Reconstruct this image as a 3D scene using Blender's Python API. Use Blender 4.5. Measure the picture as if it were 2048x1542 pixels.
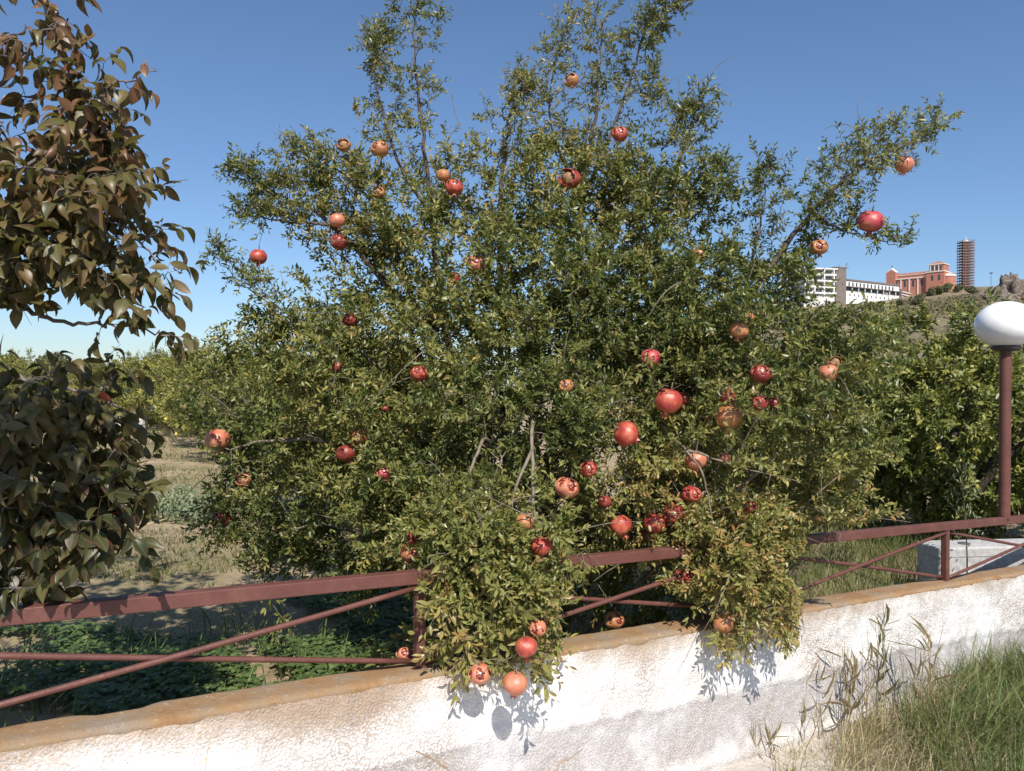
import bpy, math, random
import numpy as np
from mathutils import Vector, Matrix

for o in list(bpy.data.objects): bpy.data.objects.remove(o)
SC = bpy.context.scene
COL = SC.collection
rng = np.random.default_rng(7)
random.seed(7)

# ------------------------------------------------------------------ camera, sky, sun, exposure
F = 1550.0; EYE = 1.75; ROLL = math.radians(0.45)
cam = bpy.data.cameras.new("camera"); cam_o = bpy.data.objects.new("camera", cam); COL.objects.link(cam_o)
cam.sensor_width = 36; cam.lens = 36*F/2048; cam.clip_end = 5000; cam.clip_start = 0.05
cam_o.matrix_world = Matrix.Translation((0, 0, EYE)) @ Matrix.Rotation(math.pi/2, 4, 'X') @ Matrix.Rotation(ROLL, 4, 'Z')
SC.camera = cam_o

SUN_EL = math.radians(46); SUN_PHI = math.radians(12)
w = bpy.data.worlds.new("World"); SC.world = w; w.use_nodes = True
nt = w.node_tree; bg = nt.nodes["Background"]
sky = nt.nodes.new("ShaderNodeTexSky"); sky.sky_type = 'NISHITA'; sky.sun_disc = False
sky.sun_elevation = SUN_EL; sky.sun_rotation = math.pi - SUN_PHI
sky.air_density = 1.0; sky.dust_density = 0.5; sky.ozone_density = 6.5; sky.altitude = 0
nt.links.new(sky.outputs[0], bg.inputs[0]); bg.inputs[1].default_value = 0.103
sl = bpy.data.lights.new("sun", 'SUN'); sl.energy = 4.9; sl.angle = math.radians(0.5); sl.color = (1.0, 0.95, 0.87)
so = bpy.data.objects.new("sun", sl); COL.objects.link(so)
LDIR = Vector((-math.sin(SUN_PHI)*math.cos(SUN_EL), math.cos(SUN_PHI)*math.cos(SUN_EL), -math.sin(SUN_EL)))
so.rotation_mode = 'QUATERNION'; so.rotation_quaternion = LDIR.to_track_quat('-Z', 'Y'); so.location = (3, -6, 9)
SUNV = -np.array(LDIR)
SC.view_settings.view_transform = 'Standard'; SC.view_settings.look = 'None'
SC.view_settings.exposure = 0.35; SC.view_settings.gamma = 1.0

# ------------------------------------------------------------------ helpers
def P(x, y, d):
    u, v = x-1024.0, 771.0-y
    c, s = math.cos(ROLL), math.sin(ROLL)
    return np.array(((u*c-v*s)*d/F, d, EYE+(u*s+v*c)*d/F))
def proj(p):
    p = np.asarray(p, float); d = np.maximum(p[..., 1], .01)
    a, b = p[..., 0]*F/d, (p[..., 2]-EYE)*F/d
    c, s = math.cos(ROLL), math.sin(ROLL)
    return 1024+a*c+b*s, 771-(-a*s+b*c), d
_T = np.random.default_rng(3).random((64, 64, 64))
def vn(p, seed=0):
    p = np.asarray(p, float)+seed*17.31
    i = np.floor(p).astype(int); f = p-i; f = f*f*(3-2*f); r = 0
    for a in (0, 1):
        for b in (0, 1):
            for c in (0, 1):
                wgt = (f[..., 0] if a else 1-f[..., 0])*(f[..., 1] if b else 1-f[..., 1])*(f[..., 2] if c else 1-f[..., 2])
                r = r+wgt*_T[(i[..., 0]+a) % 64, (i[..., 1]+b) % 64, (i[..., 2]+c) % 64]
    return r
def fbm(p, o=4, seed=0):
    p = np.asarray(p, float); r = 0; a = .5
    for k in range(o): r = r+a*vn(p*2**k, seed+k); a *= .5
    return r
def nrm(a):
    a = np.asarray(a, float); return a/np.maximum(np.linalg.norm(a, axis=-1, keepdims=True), 1e-9)

def tag(o, label=None, cat=None, group=None, kind=None):
    if label: o["label"] = label
    if cat: o["category"] = cat
    if group: o["group"] = group
    if kind: o["kind"] = kind
    return o
def empty(name, loc=(0, 0, 0)):
    o = bpy.data.objects.new(name, None); COL.objects.link(o); o.location = loc; o.empty_display_size = .1
    return o
def link(name, me, mat=None, parent=None):
    o = bpy.data.objects.new(name, me); COL.objects.link(o)
    if mat is not None and not me.materials: me.materials.append(mat)
    if parent is not None:
        o.parent = parent
        loc = Vector(parent.location); pp = parent.parent
        if pp is not None: loc = Vector((0, 0, 0))
        base = parent if pp is None else pp
        if pp is None: o.matrix_parent_inverse = Matrix.Translation(-loc)
    return o
def copy_tree(o, parent=None):
    c = o.copy(); COL.objects.link(c)
    if parent is not None: c.parent = parent
    for ch in list(o.children): copy_tree(ch, c)
    return c
def mesh_np(name, V, faces, lf=None, smooth=False):
    """faces: list of int arrays (n,k)"""
    me = bpy.data.meshes.new(name); V = np.asarray(V, np.float32)
    faces = [np.asarray(f, np.int32) for f in faces if len(f)]
    me.vertices.add(len(V)); me.vertices.foreach_set("co", V.ravel())
    nl = sum(f.size for f in faces); npoly = sum(len(f) for f in faces)
    me.loops.add(nl); me.polygons.add(npoly)
    me.loops.foreach_set("vertex_index", np.concatenate([f.ravel() for f in faces]))
    tot = np.concatenate([np.full(len(f), f.shape[1], np.int32) for f in faces])
    me.polygons.foreach_set("loop_start", np.concatenate([[0], np.cumsum(tot)[:-1]]).astype(np.int32))
    if smooth: me.polygons.foreach_set("use_smooth", np.ones(npoly, bool))
    if lf is not None:
        a = me.attributes.new("lf", 'FLOAT_VECTOR', 'POINT'); a.data.foreach_set("vector", np.asarray(lf, np.float32).ravel())
    me.update(calc_edges=True)
    return me
class MB:
    """collects boxes, tubes, prisms into one mesh"""
    def __init__(s): s.V = []; s.F = []; s.n = 0
    def add(s, V, Fs):
        s.V.append(np.asarray(V, float))
        for f in Fs: s.F.append(tuple(i+s.n for i in f))
        s.n += len(V); return s
    def box(s, c, half, ax=None):
        ax = np.eye(3) if ax is None else np.asarray(ax, float)
        q = np.array([(i, j, k) for i in (-1, 1) for j in (-1, 1) for k in (-1, 1)], float)*np.asarray(half)
        V = np.asarray(c)+q@ax
        return s.add(V, [(0, 1, 3, 2), (4, 6, 7, 5), (0, 4, 5, 1), (2, 3, 7, 6), (0, 2, 6, 4), (1, 5, 7, 3)])
    def tube(s, pts, rad, k=6, cap=True):
        pts = np.asarray(pts, float); n = len(pts); rad = np.broadcast_to(np.asarray(rad, float), (n,))
        t = nrm(np.gradient(pts, axis=0)); up = np.array((0, 0, 1.)) if abs(t[0, 2]) < .9 else np.array((1., 0, 0))
        a = nrm(np.cross(t, up)); b = np.cross(t, a)
        an = np.arange(k)*2*math.pi/k
        V = pts[:, None]+rad[:, None, None]*(np.cos(an)[None, :, None]*a[:, None]+np.sin(an)[None, :, None]*b[:, None])
        Fs = [(i*k+j, i*k+(j+1) % k, (i+1)*k+(j+1) % k, (i+1)*k+j) for i in range(n-1) for j in range(k)]
        if cap: Fs += [tuple(range(k))[::-1], tuple((n-1)*k+j for j in range(k))]
        return s.add(V.reshape(-1, 3), Fs)
    def lathe(s, prof, c=(0, 0, 0), k=20):
        an = np.arange(k)*2*math.pi/k; V = np.array([(r*math.cos(q), r*math.sin(q), z) for r, z in prof for q in an])+np.asarray(c)
        n = len(prof)
        return s.add(V, [(i*k+j, i*k+(j+1) % k, (i+1)*k+(j+1) % k, (i+1)*k+j) for i in range(n-1) for j in range(k)] +
                     [tuple(range(k))[::-1], tuple((n-1)*k+j for j in range(k))])
    def mesh(s, name, smooth=False):
        me = bpy.data.meshes.new(name); me.from_pydata(np.concatenate(s.V).tolist(), [], s.F)
        if smooth:
            for p in me.polygons: p.use_smooth = True
        me.update(); return me
    def build(s, name, mat, parent=None, smooth=False): return link(name, s.mesh(name, smooth), mat, parent)

# ------------------------------------------------------------------ materials
class NT:
    def __init__(s, name):
        s.m = bpy.data.materials.new(name); s.m.use_nodes = True; s.t = s.m.node_tree
        s.b = s.t.nodes["Principled BSDF"]; s.out = s.t.nodes["Material Output"]
    def n(s, typ, **kw):
        q = s.t.nodes.new("ShaderNode"+typ)
        for k, v in kw.items():
            if k.startswith("i_"): q.inputs[k[2:].replace("_", " ")].default_value = v
            else: setattr(q, k, v)
        return q
    def l(s, a, b): s.t.links.new(a, b)
    def pos(s, scale=(1, 1, 1)):
        g = s.n("NewGeometry"); m = s.n("Mapping"); s.l(g.outputs["Position"], m.inputs[0]); m.inputs["Scale"].default_value = scale
        return m.outputs[0]
    def obj(s):
        return s.n("TexCoord").outputs["Object"]
    def noise(s, vec, scale, detail=4, rough=.55):
        q = s.n("TexNoise"); q.inputs["Scale"].default_value = scale; q.inputs["Detail"].default_value = detail; q.inputs["Roughness"].default_value = rough
        s.l(vec, q.inputs["Vector"]); return q.outputs["Fac"]
    def ramp(s, fac, stops, interp='LINEAR'):
        q = s.n("ValToRGB"); e = q.color_ramp; e.interpolation = interp
        while len(e.elements) < len(stops): e.elements.new(.5)
        for el, (p, c) in zip(e.elements, stops):
            el.position = p; el.color = (*c, 1) if not isinstance(c, (int, float)) else (c, c, c, 1)
        s.l(fac, q.inputs[0]); return q.outputs[0]
    def mix(s, fac, a, b, mode='MIX'):
        q = s.n("Mix", data_type='RGBA', blend_type=mode)
        for i, v in ((0, fac), (6, a), (7, b)):
            if isinstance(v, (int, float)): q.inputs[i].default_value = v
            elif isinstance(v, tuple): q.inputs[i].default_value = (*v, 1)
            else: s.l(v, q.inputs[i])
        return q.outputs[2]
    def math(s, op, a, b=0.0, clamp=False):
        q = s.n("Math", operation=op, use_clamp=clamp)
        for i, v in ((0, a), (1, b)):
            if isinstance(v, (int, float)): q.inputs[i].default_value = v
            else: s.l(v, q.inputs[i])
        return q.outputs[0]
    def bump(s, h, strength=.5, dist=.01, base=None):
        q = s.n("Bump"); q.inputs["Strength"].default_value = strength; q.inputs["Distance"].default_value = dist
        s.l(h, q.inputs["Height"])
        if base is not None: s.l(base, q.inputs["Normal"])
        s.l(q.outputs[0], s.b.inputs["Normal"]); return q.outputs[0]
    def done(s, col=None, rough=.6, spec=.5):
        if col is not None:
            if isinstance(col, tuple): s.b.inputs["Base Color"].default_value = (*col, 1)
            else: s.l(col, s.b.inputs["Base Color"])
        if isinstance(rough, (int, float)): s.b.inputs["Roughness"].default_value = rough
        else: s.l(rough, s.b.inputs["Roughness"])
        s.b.inputs["Specular IOR Level"].default_value = spec
        return s.m

def leaf_mat(name, stops, rough=.4, trans=.25, tip=None, tip_amt=.0, vein=(.2, .2, .07), vein_amt=.5, spec=.5, blotch=None):
    q = NT(name); a = q.n("Attribute", attribute_name="lf"); sp = q.n("SeparateXYZ"); q.l(a.outputs["Vector"], sp.inputs[0])
    c = q.ramp(sp.outputs[2], stops)
    if blotch:
        nz = q.noise(q.pos(), 28, 3); f = q.ramp(nz, [(.52, 0.), (.68, .75)]); c = q.mix(f, c, blotch)
    if tip:
        e = q.math('MULTIPLY', q.math('ABSOLUTE', sp.outputs[1]), 1.2); e = q.math('ADD', q.math('MULTIPLY', sp.outputs[0], .75), e)
        nz = q.noise(q.pos(), 14, 2); e = q.math('ADD', e, q.math('MULTIPLY', q.math('SUBTRACT', nz, .5), .9))
        f = q.ramp(e, [(.78, 0.), (1.0, tip_amt)]); c = q.mix(f, c, tip)
    v = q.ramp(q.math('ABSOLUTE', sp.outputs[1]), [(.0, vein_amt), (.09, 0.)]); c = q.mix(v, c, vein)
    m = q.done(c, rough, spec)
    tr = q.n("BsdfTranslucent"); tc = q.mix(.45, c, (.25, .3, .03)); q.l(tc, tr.inputs[0])
    mx = q.n("MixShader"); mx.inputs[0].default_value = trans
    q.l(q.b.outputs[0], mx.inputs[1]); q.l(tr.outputs[0], mx.inputs[2]); q.l(mx.outputs[0], q.out.inputs[0])
    return m

M = {}
M['pom_leaf'] = leaf_mat('pomegranate_leaf', [(0., (.030, .050, .017)), (.25, (.078, .104, .028)), (.50, (.175, .188, .050)), (.72, (.30, .285, .085)), (.86, (.30, .20, .085)), (.94, (.44, .38, .10)), (1., (.42, .20, .08))], .36, .30, vein=(.20, .19, .07), spec=.4)
M['kaki_leaf'] = leaf_mat('persimmon_leaf', [(0., (.018, .030, .011)), (.30, (.048, .055, .019)), (.50, (.120, .108, .036)), (.70, (.155, .090, .038)), (.88, (.18, .072, .042)), (.95, (.22, .13, .06)), (.985, (.42, .09, .03)), (1., (.42, .07, .02))], .40, .22, tip=(.11, .042, .026), tip_amt=.8, vein=(.20, .17, .08), vein_amt=.35, spec=.38, blotch=(.105, .062, .034))
M['lemon_leaf'] = leaf_mat('lemon_leaf', [(0., (.040, .062, .017)), (.40, (.10, .125, .028)), (.75, (.21, .215, .046)), (1., (.42, .38, .09))], .40, .25, vein=(.24, .25, .08), spec=.42)
M['orchard_leaf'] = leaf_mat('orchard_leaf', [(0., (.06, .075, .020)), (.4, (.17, .175, .04)), (.8, (.31, .29, .065)), (1., (.44, .37, .11))], .45, .25, spec=.4)
M['wood_leaf'] = leaf_mat('far_wood_leaf', [(0., (.07, .08, .045)), (.5, (.13, .135, .075)), (1., (.22, .20, .11))], .7, .2, spec=.2)
M['wood_leaf_y'] = leaf_mat('far_yellow_leaf', [(0., (.12, .11, .05)), (.5, (.24, .20, .09)), (1., (.34, .28, .13))], .7, .2, spec=.2)
M['scrub_leaf'] = leaf_mat('scrub_leaf', [(0., (.075, .08, .045)), (.5, (.13, .12, .07)), (1., (.21, .17, .10))], .8, .1, spec=.15)
M['clover'] = leaf_mat('clover_leaf', [(0., (.045, .085, .025)), (.6, (.10, .165, .05)), (1., (.20, .25, .09))], .5, .3, spec=.4)
M['silver_herb'] = leaf_mat('pale_herb_leaf', [(0., (.10, .14, .075)), (.6, (.19, .23, .13)), (1., (.28, .31, .18))], .6, .25, spec=.3)
M['green_grass'] = leaf_mat('green_grass', [(0., (.035, .060, .016)), (.45, (.11, .155, .042)), (.8, (.22, .25, .08)), (1., (.40, .34, .17))], .5, .3, vein_amt=0, spec=.35)
M['dry_grass'] = leaf_mat('dry_grass', [(0., (.14, .14, .05)), (.3, (.28, .245, .11)), (.65, (.47, .39, .235)), (.9, (.62, .52, .34)), (1., (.30, .14, .11))], .65, .25, vein_amt=0, spec=.25)
M['mixed_grass'] = leaf_mat('mixed_grass', [(0., (.06, .085, .025)), (.5, (.15, .17, .055)), (.8, (.30, .26, .11)), (1., (.45, .37, .20))], .6, .3, vein_amt=0, spec=.25)

def bark(name, a, b, sc=30):
    q = NT(name); p = q.pos((1, 1, .35)); n1 = q.noise(p, sc, 5); c = q.ramp(n1, [(.3, a), (.7, b)]); q.bump(n1, .6, .01); M[name] = q.done(c, .8, .25)
bark('bark_grey', (.10, .075, .055), (.28, .23, .175)); bark('bark_shaded', (.05, .038, .034), (.16, .125, .105)); bark('bark_dark', (.045, .035, .03), (.15, .12, .10)); bark('bark_kaki', (.09, .07, .065), (.26, .21, .19))  # upright pomegranate stems get a copy darkened for their backlit shade

def rust_paint():
    q = NT('rust_red_paint'); p = q.pos(); n1 = q.noise(p, 9, 6, .65); n2 = q.noise(p, 90, 4, .7)
    c = q.ramp(n1, [(.3, (.098, .036, .028)), (.55, (.130, .049, .038)), (.75, (.165, .073, .056))])
    c = q.mix(q.ramp(n2, [(.60, 0.), (.72, .8)]), c, (.10, .036, .022)); c = q.mix(q.ramp(n2, [(.26, .55), (.33, 0.)]), c, (.27, .14, .11))
    q.bump(n2, .35, .003); M['rust_paint'] = q.done(c, q.ramp(n2, [(.3, .42), (.7, .75)]), .4)
rust_paint()

def wall_mat():
    q = NT('whitewashed_stucco'); p = q.pos(); a = q.n("Attribute", attribute_name="lf"); sp = q.n("SeparateXYZ"); q.l(a.outputs["Vector"], sp.inputs[0])
    s_, hb, layer = sp.outputs[0], sp.outputs[1], sp.outputs[2]
    big = q.noise(p, 2.2, 4); mid = q.noise(p, 9, 5, .65); fine = q.noise(p, 95, 5, .7); vo = q.n("TexVoronoi"); vo.inputs["Scale"].default_value = 105; q.l(p, vo.inputs["Vector"])
    lump = q.math('ADD', q.math('MULTIPLY', vo.outputs["Distance"], -.7), q.math('MULTIPLY', fine, .9))
    white = q.ramp(mid, [(.3, (.68, .66, .64)), (.5, (.81, .79, .775)), (.7, (.86, .85, .84))])
    grey = q.ramp(fine, [(.3, (.36, .345, .345)), (.65, (.54, .52, .52))])
    # exposed cement in the lower layer with white wash remains
    g = q.math('ADD', layer, q.math('MULTIPLY', q.math('SUBTRACT', mid, .5), 2.0)); g = q.math('ADD', g, q.math('MULTIPLY', q.math('SUBTRACT', big, .5), 2.6)); g = q.math('ADD', g, q.math('MULTIPLY', q.math('SUBTRACT', fine, .5), .8))
    gm = q.ramp(g, [(.35, 0.), (.85, .9)])
    c = q.mix(gm, white, grey)
    # brown lichen and soil in the pits below the coping
    st = q.math('SUBTRACT', q.math('ADD', q.math('MULTIPLY', big, 1.1), q.math('MULTIPLY', fine, 1.0)), q.math('MULTIPLY', hb, 2.6))
    st = q.math('SUBTRACT', st, q.math('MULTIPLY', s_, .06))
    c = q.mix(q.ramp(st, [(.60, 0.), (1.02, .95)]), c, q.ramp(fine, [(.35, (.25, .15, .085)), (.6, (.46, .34, .24))]))
    pits = q.ramp(lump, [(.05, .8), (.19, 0.)]); c = q.mix(q.math('MULTIPLY', pits, q.ramp(big, [(.38, .15), (.66, 1.)])), c, (.34, .27, .21))
    # vertical weep lines
    pv = q.pos((14, 14, .7)); n3 = q.noise(pv, 1.0, 2); wl = q.math('MULTIPLY', q.ramp(n3, [(.66, 0.), (.72, .5)]), q.ramp(hb, [(.0, .9), (.5, .2)])); c = q.mix(wl, c, (.35, .30, .26))
    dn = q.n("TexNoise"); dn.inputs["Scale"].default_value = 5; q.l(p, dn.inputs["Vector"]); dm = q.n("VectorMath", operation='MULTIPLY_ADD'); q.l(dn.outputs["Color"], dm.inputs[0]); dm.inputs[1].default_value = (.35, .35, .35); q.l(p, dm.inputs[2])
    ve = q.n("TexVoronoi", feature='DISTANCE_TO_EDGE'); ve.inputs["Scale"].default_value = .55; q.l(dm.outputs[0], ve.inputs["Vector"]); ck = q.math('MULTIPLY', q.ramp(ve.outputs["Distance"], [(.0005, .6), (.0030, 0.)]), q.ramp(q.noise(p, 1.7, 2), [(.52, 0.), (.60, 1.)])); c = q.mix(ck, c, (.16, .13, .11))
    dirt = q.math('MULTIPLY', q.ramp(hb, [(.60, 0.), (.80, .7)]), q.ramp(mid, [(.4, .2), (.6, 1.)])); c = q.mix(dirt, c, (.42, .36, .29))
    q.bump(q.math('SUBTRACT', lump, q.math('MULTIPLY', ck, .5)), .75, .007, None); M['wall'] = q.done(c, .9, .15)
    q = NT('lichen_coping'); p = q.pos(); n1 = q.noise(p, 5, 6, .65); n2 = q.noise(p, 38, 5, .7); n3 = q.noise(p, 150, 3)
    c = q.ramp(n1, [(.25, (.27, .235, .20)), (.42, (.27, .20, .135)), (.55, (.30, .185, .095)), (.68, (.25, .135, .065)), (.85, (.19, .12, .075))])
    c = q.mix(q.ramp(n2, [(.58, 0.), (.7, .7)]), c, (.43, .38, .32)); c = q.mix(q.ramp(n2, [(.28, .8), (.4, 0.)]), c, (.14, .09, .05))
    c = q.mix(q.ramp(n3, [(.70, 0.), (.74, .9)]), c, (.66, .6, .5))
    q.bump(q.math('ADD', n2, n3), .7, .006); M['coping'] = q.done(c, .9, .15)
wall_mat()

def simple(name, col, rough=.6, spec=.4, var=.25, sc=6, bump=0, dist=.01):
    q = NT(name); p = q.pos(); n1 = q.noise(p, sc, 5, .6)
    c = q.ramp(n1, [(.3, tuple(v*(1-var) for v in col)), (.7, tuple(min(1, v*(1+var)) for v in col))])
    if bump: q.bump(n1, bump, dist)
    M[name] = q.done(c, rough, spec)
simple('concrete', (.42, .405, .39), .9, .2, .25, 22, .7, .01); simple('old_concrete', (.40, .38, .35), .9, .2, .3, 5, .4, .03)
simple('white_render', (.72, .71, .69), .8, .2, .06, .3); simple('church_brick', (.42, .18, .125), .85, .2, .14, .6); simple('church_roof', (.36, .15, .11), .85, .2, .12, .8)
simple('pale_stone', (.66, .57, .50), .8, .2, .08, .5); simple('grey_brown_panel', (.19, .155, .14), .8, .2, .1, .4); simple('dark_window', (.05, .055, .06), .25, .5, .1, 1)
simple('dark_metal', (.09, .08, .08), .6, .4, .2, 2); simple('scaffold_steel', (.16, .10, .10), .7, .3, .2, 1); simple('scaffold_board', (.24, .16, .14), .8, .2, .2, 1)
simple('tower_shaft', (.38, .20, .16), .85, .2, .2, .5); simple('mesh_white', (.6, .58, .56), .8, .2, .05, 1)
simple('rock', (.17, .14, .115), .95, .1, .55, .5, 1., 1.2); simple('straw', (.55, .44, .27), .7, .3, .2, 40); simple('dry_stem', (.33, .24, .16), .7, .3, .3, 40)
simple('lemon_skin', (.50, .38, .06), .4, .5, .15, 40, .3, .002); simple('green_lemon', (.28, .32, .06), .4, .5, .2, 40, .3, .002)
simple('collar', (.055, .045, .05), .5, .4, .2, 20); simple('husk', (.30, .17, .085), .7, .3, .3, 60)
q = NT('opal_globe'); q.b.inputs["Subsurface Weight"].default_value = .25; q.b.inputs["Subsurface Radius"].default_value = (.05, .05, .05); q.b.inputs["Subsurface Scale"].default_value = .5; M['globe'] = q.done((.86, .85, .84), .22, .5)

def fruit_mat(name, c0, c1, c2):
    q = NT(name); p = q.obj(); sep = q.n("SeparateXYZ"); q.l(p, sep.inputs[0])
    oi = q.n("ObjectInfo"); off = q.n("VectorMath", operation='ADD'); q.l(p, off.inputs[0])
    cx = q.n("CombineXYZ"); q.l(q.math('MULTIPLY', oi.outputs["Random"], 30), cx.inputs[0]); q.l(cx.outputs[0], off.inputs[1])
    n1 = q.noise(off.outputs[0], 1.4, 3); n2 = q.noise(off.outputs[0], 16, 4, .7)
    c = q.ramp(n1, [(.32, c0), (.52, c1), (.70, c2)]); c = q.mix(q.ramp(n2, [(.57, 0.), (.7, .55)]), c, (.24, .10, .05)); c = q.mix(q.ramp(n2, [(.27, .4), (.38, 0.)]), c, (.60, .33, .20))
    q.bump(n2, .12, .05); M[name] = q.done(c, .34, .5)
fruit_mat('skin_red', (.33, .035, .03), (.42, .075, .05), (.50, .17, .09)); fruit_mat('skin_pink', (.36, .025, .055), (.46, .07, .085), (.48, .17, .10))
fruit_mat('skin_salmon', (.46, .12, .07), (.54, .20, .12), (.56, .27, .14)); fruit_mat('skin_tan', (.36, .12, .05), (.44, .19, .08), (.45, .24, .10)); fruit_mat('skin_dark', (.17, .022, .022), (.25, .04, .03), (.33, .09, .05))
q = NT('seed_flesh'); p = q.obj(); vo = q.n("TexVoronoi"); vo.inputs["Scale"].default_value = 5.5; q.l(p, vo.inputs["Vector"])
c = q.ramp(vo.outputs["Distance"], [(.15, (.30, .012, .02)), (.5, (.12, .008, .012)), (.75, (.5, .3, .18))]); q.bump(vo.outputs["Distance"], -.8, .2); M['flesh'] = q.done(c, .25, .5)

def ground_mat():
    q = NT('orchard_soil'); p = q.pos(); n1 = q.noise(p, .55, 5); n2 = q.noise(p, 5, 6, .7); n3 = q.noise(p, 34, 5, .7)
    c = q.ramp(n2, [(.3, (.25, .18, .11)), (.5, (.41, .31, .20)), (.68, (.53, .42, .29))])
    c = q.mix(q.ramp(n1, [(.46, 0.), (.62, .65)]), c, q.ramp(n3, [(.3, (.13, .125, .06)), (.7, (.28, .24, .12))]))
    c = q.mix(q.ramp(n3, [(.6, 0.), (.75, .5)]), c, (.52, .43, .30)); q.bump(q.math('ADD', n2, n3), .8, .03); M['soil'] = q.done(c, .95, .1)
    q = NT('dusty_verge'); p = q.pos(); n1 = q.noise(p, 3, 6, .65); n2 = q.noise(p, 40, 5, .7)
    c = q.ramp(n1, [(.3, (.42, .37, .32)), (.6, (.62, .57, .52))]); c = q.mix(q.ramp(n2, [(.55, 0.), (.75, .5)]), c, (.33, .28, .22)); q.bump(n2, .8, .02); M['verge'] = q.done(c, .95, .1)
    q = NT('dry_hillside'); p = q.pos(); n1 = q.noise(p, .03, 6, .65); n2 = q.noise(p, .25, 6, .7)
    c = q.ramp(n1, [(.3, (.15, .135, .085)), (.5, (.24, .19, .12)), (.7, (.31, .23, .15))]); c = q.mix(q.ramp(n2, [(.48, 0.), (.65, .7)]), c, (.12, .12, .07)); q.bump(n2, 1., 1.5); M['hill'] = q.done(c, .95, .1)
ground_mat()

# ------------------------------------------------------------------ wall frame of reference
B1, B3 = P(838, 1335, 3.18), P(1890, 1162, 5.28)
WD = B3-B1; SPAN = np.linalg.norm(WD[:2])/2; WH = WD[:2]/np.linalg.norm(WD[:2]); SLOPE = WD[2]/(2*SPAN)
WN = np.array((WH[1], -WH[0]))                       # towards the camera
def W(s, n, dz=0.0):                                 # along the wall, towards the camera, above the coping
    s = np.asarray(s, float); n = np.asarray(n, float)
    return np.stack([B1[0]+WH[0]*s+WN[0]*n, B1[1]+WH[1]*s+WN[1]*n, B1[2]+SLOPE*s+dz+0*n], -1)
def wall_sn(p):
    q = np.asarray(p)[..., :2]-B1[:2]; return q@WH, q@WN
HB, HT = -.075, .085                                  # back and front of the coping
def z_orch(x, y):
    x = np.asarray(x, float); y = np.asarray(y, float)
    return .10-.035*np.clip(x, -8, 12)+.05*(fbm(np.stack([x*.5, y*.5, 0*x], -1), 3)-.45)+.0*y
def z_verge(s): return B1[2]-.745+SLOPE*s

# orchard ground: a sheet behind the wall to the horizon
def orchard_ground():
    ss = np.concatenate([[-2500, -600, -200, -80, -40], np.arange(-24, 24.1, .4), [40, 80, 200, 600, 2500]])
    nn = np.concatenate([np.arange(-.02, 6, .18), np.arange(6, 30, .6), [36, 50, 80, 150, 300, 700, 1500, 3500]])
    S, N = np.meshgrid(ss, nn, indexing='ij'); X = B1[0]+WH[0]*S-WN[0]*N; Y = B1[1]+WH[1]*S-WN[1]*N
    V = np.stack([X, Y, z_orch(X, Y)], -1); a, b = S.shape
    I = np.arange(a*b).reshape(a, b); Fq = np.stack([I[:-1, :-1], I[1:, :-1], I[1:, 1:], I[:-1, 1:]], -1).reshape(-1, 4)
    me = mesh_np("orchard_ground", V.reshape(-1, 3), [Fq[:, ::1]], smooth=True)
    tag(link("orchard_ground", me, M['soil']), kind="structure")
    ss = np.linspace(-12, 14, 140); nn = np.linspace(0, 8, 50); S, N = np.meshgrid(ss, nn, indexing='ij')
    V = W(S, N+HT-.03); V[..., 2] = z_verge(S)+.03*(fbm(V*2.5, 3)-.45); a, b = S.shape
    I = np.arange(a*b).reshape(a, b); Fq = np.stack([I[:-1, :-1], I[:-1, 1:], I[1:, 1:], I[1:, :-1]], -1).reshape(-1, 4)
    tag(link("roadside_verge", mesh_np("roadside_verge", V.reshape(-1, 3), [Fq], smooth=True), M['verge']), kind="structure")
orchard_ground()

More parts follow.
